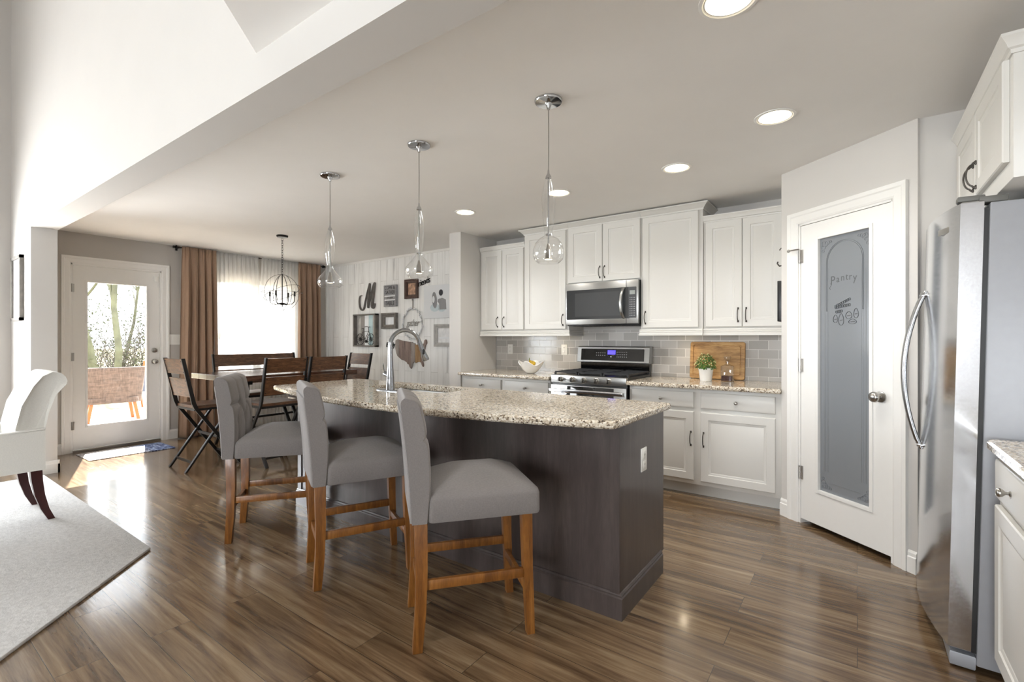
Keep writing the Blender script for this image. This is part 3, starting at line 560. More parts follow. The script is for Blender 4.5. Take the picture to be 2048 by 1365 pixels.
def plate(name, label, Mx, kind, cat):
    t = thing(name, label, cat); t.matrix_basis = Mx
    MB().box((-.036, -.006, -.058), (.036, 0, .058), .002).build('cover_plate', 'plate', t)
    if kind == 'outlet':
        for z in (-.024, .024):
            s = MB().box((-.017, -.0075, z-.017), (.017, -.006, z+.017), .004).build('receptacle', 'plate', t); MB().box((-.008, -.0078, z-.004), (-.0055, -.0074, z+.006)).box((.0055, -.0078, z-.004), (.008, -.0078+.0004, z+.006)).build('slots', 'black', s, 0)
    else:
        for x in ((0,) if kind == 1 else (-.0, )): MB().box((-.016, -.009, -.033), (.016, -.006, .033), .002).build('rocker', 'plate', t)
    return t
RIGHTM = Matrix(((0, -1, 0), (1, 0, 0), (0, 0, 1))).to_4x4()  # x->+Y, y->-X : plates facing +X
plate('electrical_outlet', 'white outlet on the dark end panel of the island', T(ix1, 2.337, .668) @ RIGHTM, 'outlet', 'outlet')
plate('electrical_outlet', 'white outlet on the grey tiles above the white bowl, left one near the divider wall', T(-3.356, YB-.006, 1.148), 'outlet', 'outlet')
plate('electrical_outlet', 'white outlet on the grey tiles just left of the range', T(-2.622, YB-.006, 1.150), 'outlet', 'outlet')
sw = plate('light_switch', 'wide white light switch on the grey wall between patio door and brown curtain', T(XL, 2.463, 1.262) @ RIGHTM @ Matrix.Diagonal((1.75, 1, 1.12, 1)), 1, 'switch')
plate('light_switch', 'small white light switch on the stub wall below the picture', T(-6.42, 1.0, 1.215), 1, 'switch')
# ---------------------------------------------------------------- microwave
MW = thing('microwave', 'stainless over-the-range microwave with black glass door', 'microwave', (-2.006, 4.24, 1.40))
b = MB(); b.box((-.375, .03, 0), (.375, YB-.008-4.24, .419), .003); b.build('case', 'black', MW)
b = MB(); b.box((-.379, 0, .012), (.379, .03, .419), .004); b.build('face', 'steel', MW)
dg = MB().loops([[(p[0], y, p[1]) for p in rrect(-.365, .30, .062, .352, .01, 3)] for y in (0, -.004)]).build('window', 'mwglass', MW, 30)
MB().box((-.27, -.0052, .09), (.21, -.004, .32)).build('window_screen', simple('window_mesh', (84, 86, 88), .12, .4), dg, 0)
MB().box((.262, -.0045, .012), (.2645, 0, .419)).build('door_seam', 'black', MW, 0)
cp = MB().loops([[(p[0], y, p[1]) for p in rrect(.285, .362, .066, .352, .006, 3)] for y in (0, -.0046)]).build('control_panel', simple('panel_grey', (74, 76, 79), .2, spec=.6), MW, 30)
MB().box((.298, -.0058, .282), (.350, -.0045, .320), .001).build('display', simple('lcd', (150, 156, 152), .2), cp)
b = MB()
for r in range(9):
    for c in range(4): b.box((.298+c*.0145, -.0052, .085+r*.0205), (.307+c*.0145, -.0045, .092+r*.0205))
b.build('buttons', simple('button_grey', (150, 152, 155), .5), cp, 0)
b = MB().tube([(.238, 0, .345), (.238, -.02, .335), (.228, -.043, .28), (.224, -.050, .21), (.228, -.043, .13), (.238, -.02, .075), (.238, 0, .065)], [.013, .014, .014, .014, .014, .014, .013], 12, flat=.7); b.build('handle', 'steel', MW, 50)
b = MB()
for k in range(14): b.box((-.33+k*.048, .06, -.003), (-.295+k*.048, .36, 0))
b.build('underside_vents', 'iron', MW, 0)
# ---------------------------------------------------------------- range
RG = thing('gas_range', 'stainless gas range with black cooktop and blue-lit control panel', 'range', (-2.006, 3.955, 0))
rw = .379
b = MB(); b.box((-rw, .03, .06), (rw, YB-.03-3.955, .905), .003); b.build('body', 'black', RG)
b = MB(); b.box((-rw, 0, .855), (rw, .04, .93), .004); b.build('control_strip', 'steel', RG)
b = MB(); b.cushion([(-rw, rw, .03, .60, .01, .905), (-rw, rw, .03, .60, .01, .928), (-rw+.01, rw-.01, .04, .59, .01, .932)]); b.build('cooktop', 'black', RG)
for gx in (-.255, 0, .255):
    b = MB()
    for x in (-.115, .115): b.bar((gx+x, .07, .952), (gx+x, .57, .952), .012, .014)
    for y in (.07, .195, .32, .445, .57): b.bar((gx-.115, y, .954), (gx+.115, y, .954), .011, .014, (0, 0, 1))
    for x in (-.115, .115):
        for y in (.07, .57): b.box((gx+x-.008, y-.008, .931), (gx+x+.008, y+.008, .95))
    b.build('grate', 'cast', RG, 0)
for gx, gy in ((-.255, .18), (-.255, .46), (0, .32), (.255, .18), (.255, .46)): MB().lathe([(.05, .932), (.05, .938), (.032, .940), (.032, .946), (0, .947)], (gx, gy, 0), 20).build('burner', 'cast', RG)
for k in range(5):
    x = -.268+k*.122; b = MB(T(x, 0, .892) @ Matrix.Rotation(R(90), 4, 'X')); b.lathe([(0, 0), (.026, 0), (.026, .006), (.021, .010), (.020, .03), (.017, .034), (0, .034)], n=24); kb = b.build('control_knob', 'nickel', RG, 40); MB(T(x, -.034, .892)).box((-.006, -.009, -.019), (.006, .004, .019), .002).build('knob_grip', 'bronze', kb)
b = MB(); b.box((-rw, .0, .12), (rw, .03, .838), .003); od = b.build('oven_door', 'steel', RG); MB().box((-.265, -.003, .25), (.265, 0, .83), .002).build('oven_window', 'blackglass', od)
b = MB(); b.box((-rw+.005, -.055, .772), (rw-.012, -.034, .805), .006); b.box((-.37, -.036, .775), (-.33, 0, .80)); b.box((.325, -.036, .775), (.365, 0, .80)); b.build('oven_handle', simple('polished_handle', (226, 226, 228), .18, 1), od)
MB().box((-rw, .0, .02), (rw, .03, .112), .003).build('lower_drawer', 'steel', RG)
b = MB(); b.box((-.37, .60, .90), (.37, .652, 1.03)); b.build('backguard_base', 'blackglass', RG)
b = MB(); b.loops([[(x, y, z) for y, z in ((.560, 1.028), (.545, 1.035), (.565, 1.185), (.58, 1.195), (.652, 1.195), (.652, 1.028))] for x in (-.385, .385)]); bgd = b.build('backguard', 'steel', RG, 30)
lean = math.atan2(.02, .15); BM = T(0, .545, 1.035) @ Matrix.Rotation(-lean, 4, 'X')
bp = MB(BM).loops([[(p[0], y, p[1]) for p in rrect(-.342, .335, .016, .135, .006, 3)] for y in (0, -.004)]).build('control_panel', 'blackglass', bgd, 30)
MB(BM).box((-.045, -.0055, .078), (.04, -.004, .122), .001).build('clock_display', 'screen', bp)
M['icon'] = simple('icon_grey', (176, 178, 182), .5)
for c in range(5):
    for r in range(2): MB(BM).box((-.17+c*.023, -.0050, .066+r*.024), (-.162+c*.023, -.004, .072+r*.024)).build('touch_key', 'icon', bp, 0)
for c in range(6):
    for r in range(3): MB(BM).box((.055+c*.02, -.0050, .052+r*.024), (.061+c*.02, -.004, .058+r*.024)).build('touch_key', 'icon', bp, 0)
MB(BM).box((-.012, -.005, .05), (.0, -.004, .062)).build('touch_key', 'icon', bp, 0)
# ---------------------------------------------------------------- fridge
FR = thing('refrigerator', 'stainless side-by-side refrigerator with long arched handles, at the right', 'refrigerator', (.365, 2.935, .0)); FR.rotation_euler = (0, R(1.25), 0)
y0, y1 = -.435, .425
b = MB(); b.box((0, y0, .03), (.61, y1, 1.785), .006); b.build('case', 'case', FR)
b = MB(); b.box((-.016, y0+.006, .075), (0, y1-.006, 1.765)); b.build('door_gasket', 'black', FR, 0)
def bulge(y): return -.082-.055*(1-(y/.435)**2)
def fdoor(ya, yb, z0, z1):
    n = 12; ys = [ya+(yb-ya)*i/n for i in range(n+1)]
    def loop(z, ins): return [(-.016, ya+ins, z), ] + [(max(bulge(y)+ins, -.2), min(max(y, ya+ins), yb-ins), z) for y in ys] + [(-.016, yb-ins, z)]
    return MB().loops([loop(z0, .006), loop(z0+.006, 0), loop(z1-.006, 0), loop(z1, .006)])
for ya, yb, hy in ((y0, .052, .012), (.060, y1, .098)):
    dd = fdoor(ya, yb, .075, 1.795).build('door', 'steel_v', FR, 40)
    b = MB(); x0 = bulge(hy)
    pts = [(x0-.072*math.sin(math.pi*i/16)**.8, hy, .755+.735*i/16) for i in range(17)]
    b.tube(pts, [.010]+[.0135]*15+[.010], 14, flat=.8); b.cyl((x0, hy, .77), (x0-.016, hy, .775), .012); b.cyl((x0, hy, 1.475), (x0-.016, hy, 1.47), .012); b.build('handle', 'steelbar', dd, 60)
    if ya == y0: MB(T(bulge(-.30)-.0015, -.30, 1.71) @ Matrix.Rotation(R(17), 4, 'Z')).box((-.0035, -.045, -.012), (.0035, .045, .012), .001).build('badge', 'nickel', dd)
b = MB(); b.box((-.09, y0+.01, 1.797), (-.012, y0+.055, 1.818), .004); b.box((-.03, y0+.005, 1.786), (.05, y0+.07, 1.810), .004); b.build('hinge_cover', simple('hinge_grey', (104, 104, 100), .5), FR)
b = MB(); b.prism([(-.075, y0+.01), (0, y0+.01), (0, y1-.01), (-.075, y1-.01)], .005, .06, .008); b.build('kick_grille', 'case', FR)
# ---------------------------------------------------------------- counter stools
def stool_proto():
    t = thing('counter_stool', 'grey tufted stool', 'stool')
    w, hz = .225, .53
    def cz(x, y): return hz+.105+.075*max(0, (1-abs(x/.24)**2.2))*max(0, (1-abs((y-.03)/.255)**2.4))
    rings = [(-w+.004, w-.004, -.205, .262, .02, hz), (-w, w, -.208, .266, .022, hz+.01), (-w, w, -.208, .266, .025, hz+.085), (-w+.004, w-.004, -.204, .262, .03, hz+.100)]
    for k in range(1, 9): i = .222*(k/9); rings.append((-w+.004+i, w-.004-i, -.204+i*1.02, .262-i*1.02, max(.03*(1-k/9), .004), cz))
    MB().cushion(rings).build('seat', 'fabric', t, 60)
    # tufted backrest, closed loop sections stacked in z
    bw = .222; nx, nz = 44, 56; z0, z1 = hz, 1.035
    btn = [(-.075, .865), (.075, .865), (0, .765), (-.15, .765), (.15, .765)]
    segs = [((-.075, 1.04), (-.075, .865)), ((.075, 1.04), (.075, .865)), ((-.075, .865), (0, .765)), ((.075, .865), (0, .765)), ((-.075, .865), (-.15, .765)), ((.075, .865), (.15, .765)), ((-.23, .865), (-.075, .865)), ((.23, .865), (.075, .865)), ((-.15, .765), (-.15, .60)), ((0, .765), (0, .60)), ((.15, .765), (.15, .60))]
    def sd(p, a, b):
        ax, az = a; bx_, bz = b; dx, dz = bx_-ax, bz-az; k = max(0, min(1, ((p[0]-ax)*dx+(p[1]-az)*dz)/(dx*dx+dz*dz))); return math.hypot(p[0]-ax-k*dx, p[1]-az-k*dz)
    def yb(z): k = max(0, (z-hz))/.5; return -.272-.018*k-.03*k*k
    def yf(x, z):
        k = max(0, (z-hz))/.5; th = .062+.02*math.sin(math.pi*min(1, k*.95))+.008*k
        dsp = -.014*sum(0 for _ in ())
        m = min(sd((x, z), *s_) for s_ in segs); dsp -= .016*math.exp(-m/.010)*(1 if z > .62 else max(0, (z-.56)/.06)); m2 = min(math.hypot(x-a, z-c) for a, c in btn); dsp -= .016*math.exp(-(m2/.022)**2)
        return yb(z)+th+dsp+.012*(1-(abs(x)/bw)**4)
    L = []
    for j in range(nz+1):
        z = z0+(z1-z0)*(j/nz)
        front = [[x, yf(x, z)] for x in [bw*(-1+2*i/nx) for i in range(nx+1)]]
        back = [[x, yb(z)] for x in [bw*(1-2*i/10) for i in range(11)]]
        e = (z1-z)/.035
        if e < 1:
            sh = math.sqrt(max(0, 1-(1-e)**2)); ym = -.30
            for p in front: p[1] = ym+(p[1]-ym)*max(sh, .12)
            for p in back: p[1] = ym+(p[1]-ym)*max(sh, .12)
        front[0][1] -= .004; front[-1][1] -= .004
        L.append([(x, y, z) for x, y in front+back])
    br = MB().loops(L).build('backrest', 'fabric', t, 55)
    b = MB(); b.loops([[(-bw+.006, yb(z)-.0005, z), (bw-.006, yb(z)-.0005, z), (bw-.012, yb(z)-.007, z), (-bw+.012, yb(z)-.007, z)] for z in [hz+.004+(.975-hz)*i/12 for i in range(13)]]); b.build('back_panel', 'fabric', br, 50)
    for x, z in btn: MB().ball((x, yf(x, z)+.002, z), .010, 6, (1, .5, 1)).build('tuft_button', 'fabric', br, 60)
    for s in (-1, 1):
        b = MB(T(s*.176, 0, 0) @ Matrix(((0, 0, 1), (1, 0, 0), (0, 1, 0))).to_4x4())      # prism xy -> (y,z), extrude along x
        b.prism([(-.268, 0), (-.228, 0), (-.214, .16), (-.208, .33), (-.208, .535), (-.262, .535), (-.256, .33), (-.256, .20)], -.0215, .0215, .002); b.build('leg', 'stoolwood', t)
    for s in (-1, 1): MB().loops([[(s*.176+a*q, .213+yo+c*q, z) for a, c in ((-1, -1), (1, -1), (1, 1), (-1, 1))] for z, q, yo in ((0, .017, .020), (.3, .020, .006), (.535, .0225, 0))]).build('leg', 'stoolwood', t)
    for s in (-1, 1): MB().box((s*.176-.010, -.24, .245), (s*.176+.010, .21, .285), .002).build('stretcher', 'stoolwood', t)
    MB().box((-.165, .205, .185), (.165, .225, .222), .002).build('stretcher', 'stoolwood', t); MB().box((-.165, -.245, .20), (.165, -.225, .237), .002).build('stretcher', 'stoolwood', t)
    return t
gS = 'grey tufted counter stools at the island'
st = stool_proto(); st['group'] = gS; st['label'] = 'grey upholstered counter stool at the near end of the island, closest to the camera'; st.location = (-1.435, 1.665, 0); st.rotation_euler = (0, 0, R(51-90))
dup(st, (-2.275, 1.70, 0), 64-90, 'grey upholstered counter stool in the middle of the three at the island')
dup(st, (-3.165, 1.70, 0), 52-90, 'grey upholstered counter stool farthest left, its buttoned front turned to view')
# ---------------------------------------------------------------- pendants over the island
def pendant(loc, label, prof, zc=ZC):
    t = thing('pendant_light', label, 'pendant lamp', loc)
    MB().lathe([(0, 0), (.070, 0), (.070, -.006), (.066, -.012), (.018, -.016), (.012, -.03), (.008, -.045), (0, -.045)], n=36).build('canopy', 'chrome', t, 40)
    z1 = prof[0][1]; MB().tube([(0, 0, -.04), (.001, 0, (z1)*.5), (0, 0, z1+.02)], .0028, 8).build('cord', 'nickel', t)
    MB().lathe([(0, z1+.04), (.004, z1+.038), (.006, z1+.02), (.014, z1+.006), (.0155, z1-.004), (.0, z1-.004)], n=20).build('cap', 'chrome', t, 40)
    zb = prof[-1][1]; sh = MB().lathe(prof, n=44).build('glass_shade', 'bulbglass', t, 80)
    zn = min(prof[2:-3], key=lambda p: p[0])[1]
    MB().cyl((0, 0, z1), (0, 0, zn-.06), .004, n=10).build('stem', 'chrome', t); MB().cyl((0, 0, zn-.004), (0, 0, zn+.004), .014).build('collar', 'chrome', t)
    so = MB().lathe([(0, zn-.045), (.006, zn-.045), (.012, zn-.07), (.0155, zn-.075), (.0165, zn-.115), (.021, zn-.122), (.0, zn-.122)], n=24).build('lamp_socket', 'nickel', t, 40); MB().cyl((0, 0, zn-.1235), (0, 0, zn-.1225), .018).build('bulb', 'bulb_pendant', so); lamp('pendant_lamp', 'SPOT', (loc[0], loc[1], loc[2]+zn-.13), (0, 0, 0), 1.2, (1, .93, .82), spot_size=R(110), spot_blend=.8, shadow_soft_size=.02)
    return t
def zz(p, zt): return [(r, z-zt) for r, z in p]
p1 = [(.012, 2.075), (.018, 2.055), (.027, 2.02), (.034, 1.965), (.031, 1.90), (.024, 1.83), (.0195, 1.79), (.023, 1.783), (.046, 1.770), (.065, 1.748), (.076, 1.718), (.078, 1.695), (.072, 1.668), (.056, 1.652), (.050, 1.648)]
p2 = [(.012, 2.065), (.018, 2.045), (.026, 2.01), (.031, 1.955), (.028, 1.89), (.022, 1.83), (.0185, 1.795), (.020, 1.783), (.034, 1.765), (.058, 1.735), (.082, 1.705), (.084, 1.69), (.076, 1.665), (.058, 1.645), (.05, 1.640)]
p3 = [(.012, 2.065), (.018, 2.045), (.028, 2.01), (.036, 1.95), (.034, 1.88), (.024, 1.82), (.021, 1.80), (.023, 1.788), (.034, 1.768), (.052, 1.745), (.078, 1.715), (.087, 1.695), (.084, 1.668), (.070, 1.648), (.060, 1.645)]
pendant((-1.249, 2.047, ZC), 'clear blown-glass pendant nearest the camera, with round bowl', zz(p1, ZC)); pendant((-2.176, 2.051, ZC), 'clear blown-glass pendant in the middle of the three, in front of the decorated plank wall', zz(p2, ZC)); pendant((-3.105, 2.056, ZC), 'clear blown-glass pendant farthest left, with teardrop bowl', zz(p3, ZC))
# ---------------------------------------------------------------- recessed lights
def can(x, y, label, p=24):
    t = thing('recessed_light', label, 'ceiling light', (x, y, ZC), 0)
    MB().lathe([(.100, 0), (.100, -.004), (.088, -.006), (.082, -.002), (.078, -.0025)], n=40).build('trim_ring', 'trim', t, 40)
    MB().lathe([(.0785, -.0018), (.074, -.0016), (.05, -.0014), (0, -.0014)], n=40).build('lens', 'bulb', t, 40)
    lamp('downlight', 'SPOT', (x, y, ZC-.03), (0, 0, 0), p, (1, .975, .94), spot_size=R(150), spot_blend=1.0, shadow_soft_size=.06)
can(-.366, 1.81, 'lit recessed ceiling light cut by the top edge of the picture'); can(-.358, 2.905, 'lit recessed ceiling light in front of the pantry door'); can(-1.02, 3.375, 'lit recessed ceiling light in front of the tall cabinet right of the microwave'); can(-1.97, 3.39, 'lit recessed ceiling light behind the nearest glass pendant'); can(-2.985, 3.40, 'lit recessed ceiling light nearest the grey divider wall')
def puck(x, y, label):
    t = thing('under_cabinet_light', label, 'cabinet light', (x, y, 1.358)); MB().cyl((0, 0, -.012), (0, 0, 0), .032).build('housing', 'plate', t); MB().cyl((0, 0, -.0135), (0, 0, -.012), .026).build('lens', 'bulb', t)
    lamp('puck_light', 'SPOT', (x, y, 1.335), (R(-14), 0, 0), 1.5, (1, .82, .58), spot_size=R(130), spot_blend=.8, shadow_soft_size=.03)
puck(-2.62, 4.52, 'small warm puck light under the wall cabinet left of the microwave'); puck(-1.30, 4.52, 'small warm puck light under the wall cabinet above the cutting board')
# ---------------------------------------------------------------- dining set
def dining_chair(name, label, cat, w=.426, planks_n=4, group=None):
    t = thing(name, label, cat, group=group); hx = w/2
    for s in (-1, 1):
        b = MB(); x = s*hx
        b.bar((x, -.280, 1.085), (x, -.262, .98), .020, .034, (0, 1, 0)); pts = [(x, -.280, 1.085), (x, -.19, .655), (x, -.168, .60), (x, .25, .0)]
        b = MB(T(x, 0, 0) @ Matrix(((0, 0, 1), (1, 0, 0), (0, 1, 0))).to_4x4()); wd = .016
        b.prism([(-.296, 1.085), (-.264, 1.085), (-.174, .655), (-.150, .603), (.268, 0), (.232, 0), (-.184, .597), (-.206, .65)], -.010, .010, .002); b.build('back_post', 'iron', t)
        MB().bar((s*(hx-.024), .170, .60), (s*(hx-.024), -.25, .0), .018, .032, (1, 0, 0), .002).build('leg', 'iron', t)
    def by(z): return -.19-.0935*(z-.655)/.43
    for z0, z1 in ((.935, 1.078), (.712, .892)):
        sl = MB().loops([[(x, by(z)+o, z) for z, o in ((z0, -.010), (z0, .010), (z1, .010), (z1, -.010))] for x in (-hx+.010, hx-.010)]).build('back_slat', 'chairwood', t, 0)
        for s in (-1, 1):
            for z in (z0+.02, z1-.02): MB().ball((s*(hx-.025), by(z)-.010, z), .006, 5, (1, .5, 1)).build('rivet', 'iron', sl)
    b = MB(); n = planks_n
    for k in range(n): d0 = -.178+k*.385/n; b.box((-hx+.014, d0, .600), (hx-.014, d0+.385/n-.001, .628), .002)
    b.build('seat', 'chairwood', t, 0)
    b = MB(); b.box((-hx+.012, -.18, .578), (-hx+.03, .20, .600)); b.box((hx-.03, -.18, .578), (hx-.012, .20, .600)); b.box((-hx+.012, .185, .574), (hx-.012, .205, .600)); b.box((-hx+.012, -.18, .578), (hx-.012, -.165, .600)); b.build('seat_frame', 'iron', t, 0)
    MB().bar((-hx, .02, .31), (hx, .02, .31), .012, .026).build('stretcher', 'iron', t, 0)
    MB().bar((-hx+.02, -.19, .085), (hx-.02, -.19, .085), .010, .022).build('stretcher', 'iron', t, 0); MB().bar((-hx, .19, .10), (hx, .19, .10), .010, .022).build('stretcher', 'iron', t, 0)
    return t
gD = 'folding-style dining chairs round the tall table'
c0 = dining_chair('dining_chair', 'wood and dark metal dining chair at the table end next to the patio door', 'chair', group=gD); c0.location = (-5.344, 2.13, 0)
dup(c0, (-4.935, 2.60, 0), 90, 'wood and dark metal dining chair, back to the camera, behind the leftmost stool')
dup(c0, (-4.935, 3.075, 0), 90, 'wood and dark metal dining chair, back to the camera, behind the middle stool')
dup(c0, (-5.36, 3.735, 0), 180, 'wood and dark metal dining chair at the table end by the decorated plank wall')
bn = dining_chair('dining_bench', 'wide wooden bench with metal-framed back, under the curtained window', 'bench', w=1.02); bn.location = (-6.03, 3.10, 0); bn.rotation_euler = (0, 0, R(-90))
TB = thing('dining_table', 'tall rectangular wooden dining table with glossy top and dark trestle legs', 'table', (-5.41, 2.92, 0))
b = MB()
for k in range(5): b.box((-.48+k*.192, -.715, .845), (-.48+k*.192+.1912, .715, .900), .003)
b.build('tabletop', 'tablewood', TB, 0)
for y in (-.45, .45):
    for x in (-.20, .15): MB().box((x-.035, y-.035, 0), (x+.035, y+.035, .845), .003).build('leg', 'iron', TB, 0)
    MB().box((-.30, y-.03, .79), (.26, y+.03, .845), .003).build('cross_beam', 'iron', TB, 0); MB().box((-.165, y-.02, .07), (.115, y+.02, .12), .003).build('foot_rail', 'iron', TB, 0)
MB().box((-.055, -.45, .18), (.005, .45, .23), .003).build('stretcher', 'iron', TB, 0)
# ---------------------------------------------------------------- curtains
def hang(name, m, label, y0, y1, z0, z1, x, folds, amp, gather, flare=0, th=.0025, seed=1, cat='curtain', top=None):
    r = random.Random(seed); ph = [r.uniform(0, 6.28) for _ in range(6)]
    def fn(u, v):     # u along width, v 0 bottom..1 top
        z = z0+(z1-z0)*v; k = (1-v)**1.5; a = amp*(.35+.65*min(1, (1-v)*4)); yy_ = y0+(y1-y0)*u
        yy_ += (u-.5)*flare*k; yy_ += .006*math.sin(3*math.pi*u+ph[0])*k
        if top: yy_ += top(u, v)
        w = a*math.sin(2*math.pi*folds*u+ph[1]+.5*math.sin(2*math.pi*u+ph[2])+.25*v)+.3*a*math.sin(2*math.pi*folds*2.3*u+ph[3])
        if v > .955: w += gather*math.sin(2*math.pi*folds*4*u)
        return (x+w, yy_, z)
    b = MB(); b.grid(fn, 150, 46); o = b.build(name, m, None, 180, fix=False); md = o.modifiers.new('thickness', 'SOLIDIFY'); md.thickness = th; return tag(o, label, cat)
hang('curtain', 'curtain', 'brown curtain panel next to the patio door', 2.505, 2.90, .012, 2.450, XL+.116, 4.5, .030, .005, .09, seed=3)
hang('curtain', 'curtain', 'brown curtain panel nearest the plank wall', 4.065, 4.445, .012, 2.450, XL+.116, 4.5, .030, .005, .05, seed=8)
def gapf(s): return lambda u, v: s*.022*max(0, (v-.86)/.14)*(u if s < 0 else 1-u)
hang('sheer_curtain', 'sheer', 'white sheer curtain panel over the left half of the dining window', 2.86, 3.498, .012, 2.450, XL+.088, 11, .013, .003, 0, .0008, 5, 'sheer curtain', gapf(-1))
hang('sheer_curtain', 'sheer', 'white sheer curtain panel over the right half of the dining window', 3.502, 4.10, .012, 2.450, XL+.088, 11, .013, .003, 0, .0008, 6, 'sheer curtain', gapf(1))
RD = thing('curtain_rod', 'dark curtain rod with square finials above the dining window', 'curtain rod', (XL+.075, 3.48, 2.436))
MB().cyl((0, -1.03, 0), (0, 1.03, 0), .007).build('rod', 'bronze', RD)
for s in (-1, 1):
    MB().box((-.02, s*1.03-.006, -.02), (.02, s*1.03+.006, .02), .003).box((-.014, s*1.05-.014, -.014), (.014, s*1.05+.014, .014), .003).build('finial', 'iron', RD)
for y in (-1.0, .02, 1.0): MB().box((-.075, y-.008, -.008), (.0, y+.008, .004)).box((-.075, y-.012, -.035), (-.071, y+.012, .022)).build('bracket', 'iron', RD)
# ---------------------------------------------------------------- chandelier
CH = thing('chandelier', 'dark wire orb chandelier with candle lamps over the dining table', 'chandelier', (-5.372, 2.94, ZC))
MB().lathe([(0, 0), (.062, 0), (.062, -.012), (.054, -.022), (0, -.022)], n=32).build('canopy', 'iron', CH)
b = MB(); z = -.03
for k in range(15): b.tube([(.010*math.cos(a)*(k % 2), .010*math.cos(a)*(1-k % 2), z-.016+.019*math.sin(a)) for a in [i*math.pi/5 for i in range(10)]], .0022, 5, closed=True); z -= .0275
b.build('chain', 'iron', CH, 60)
oc = Vector((0, 0, -.655)); RO = .205
for rx, ry, rz_, sc in ((0, 90, 0, 1), (0, 90, 90, 1), (0, 90, 45, .985), (32, 0, 20, .985), (0, 0, 0, 1.05)):
    mm = Euler((R(rx), R(ry), R(rz_))).to_matrix(); MB().tube([oc+mm @ Vector((RO*sc*math.cos(a), RO*sc*math.sin(a), 0)) for a in [i*math.pi/32 for i in range(64)]], .0032, 6, closed=True, flat=.6).build('orb_ring', 'iron', CH, 60)
MB().cyl((0, 0, -.44), (0, 0, -.80), .006).lathe([(0, -.80), (.03, -.795), (.045, -.785), (.03, -.775), (.006, -.77)], n=20).cyl((0, 0, -.80), (0, 0, -.825), .007, .003).build('centre_stem', 'iron', CH)
for k in range(4):
    a = R(35+90*k); dx, dy = math.cos(a), math.sin(a)
    ar = MB().tube([(dx*r_, dy*r_, z_) for r_, z_ in ((.02, -.785), (.07, -.792), (.11, -.79), (.138, -.765), (.143, -.73), (.143, -.70))], .0048, 8).build('arm', 'iron', CH, 60)
    cn = MB().cyl((dx*.143, dy*.143, -.70), (dx*.143, dy*.143, -.645), .010).lathe([(.010, -.70), (.018, -.697), (.010, -.692)], (dx*.143, dy*.143, 0), 14).build('candle_sleeve', 'iron', ar); MB().lathe([(.006, -.645), (.011, -.630), (.010, -.612), (.004, -.590), (0, -.585)], (dx*.143, dy*.143, 0), 12).build('bulb', 'bulbglass', ar, 80)
# ---------------------------------------------------------------- armchair, rug, doormat
RUG = MB(); RUG.prism([(-3.452, 1.075), (-6.08, 1.075), (-6.08, -2.6), (.223, -2.6)], 0, .018, .006); tag(RUG.build('area_rug', 'rug', None, 40), 'pale grey pile rug with a slanted edge at the lower left', 'rug')
AC = thing('armchair', 'cream upholstered armchair with dark red legs, cut by the left edge', 'armchair', (-4.82, .45, .018), 180)
prof = [(-.20, .40), (-.205, .52), (-.215, .65), (-.245, .80), (-.29, .93), (-.335, .995), (-.385, 1.022), (-.425, 1.015), (-.452, .985), (-.462, .955), (-.455, .93), (-.415, .86), (-.378, .74), (-.356, .60), (-.348, .45), (-.345, .36), (-.24, .36)]
cyx = sum(p[0] for p in prof)/len(prof); czx = sum(p[1] for p in prof)/len(prof)
def pl(x, q): return [(x, cyx+(p[0]-cyx)*q-.02*(abs(x)/.28)**6*(1 if p[1] > .9 else 0), czx+(p[1]-czx)*(1-(1-q)*.35)) for p in prof]
MB().loops([pl(-.246, .72), pl(-.256, .88), pl(-.262, 1), pl(-.245, 1.0), pl(-.15, 1.06), pl(0, 1.08), pl(.15, 1.06), pl(.245, 1.0), pl(.262, 1), pl(.256, .88), pl(.246, .72)]).build('backrest', 'cream', AC, 50)
for s in (-1, 1):
    b = MB(); xa, xb = sorted((s*.235, s*.315)); b.loops([[(x, y, z) for x, z in ((xa, .36), (xb, .36), (xb, zt-.012), (xb-.012, zt), (xa+.012, zt), (xa, zt-.012))] for y, zt in ((-.352, .640), (-.2, .637), (.1, .625), (.30, .615), (.335, .60))]); b.build('arm', 'cream', AC, 30)
    MB().tube([(s*.3145, -.352, .637), (s*.3145, .33, .607)], .004, 6).build('piping', 'cream', AC)
b = MB(); b.cushion([(-.235, .235, -.25, .32, .02, .36), (-.235, .235, -.25, .325, .02, .44), (-.235, .235, -.25, .33, .03, .49), (-.21, .21, -.22, .305, .04, .515), (-.12, .12, -.12, .2, .05, .525)]); b.build('seat', 'cream', AC, 50)
for s in (-1, 1):
    MB().loops([[(s*.25+a*q, y+c*q, z) for a, c in ((-1, -1), (1, -1), (1, 1), (-1, 1))] for z, q, y in ((0, .018, -.392), (.08, .021, -.358), (.18, .025, -.332), (.28, .028, -.318), (.37, .030, -.312))]).build('leg', 'darkleg', AC, 40)
    MB().loops([[(s*.26+a*q, .28+c*q, z) for a, c in ((-1, -1), (1, -1), (1, 1), (-1, 1))] for z, q in ((0, .018), (.37, .028))]).build('leg', 'darkleg', AC, 40)
o = MB().prism([(0, 0), (.475, 0), (.475, .775), (0, .775)], 0, .009, .003).build('doormat', 'mat', None, 30); o.location = (-6.925, 1.475, 0); tag(o, 'thin printed doormat with blue end on the floor at the patio door', 'doormat')
M['mat'].node_tree.nodes['Map Range'].inputs[1].default_value = .42; M['mat'].node_tree.nodes['Map Range'].inputs[2].default_value = .58
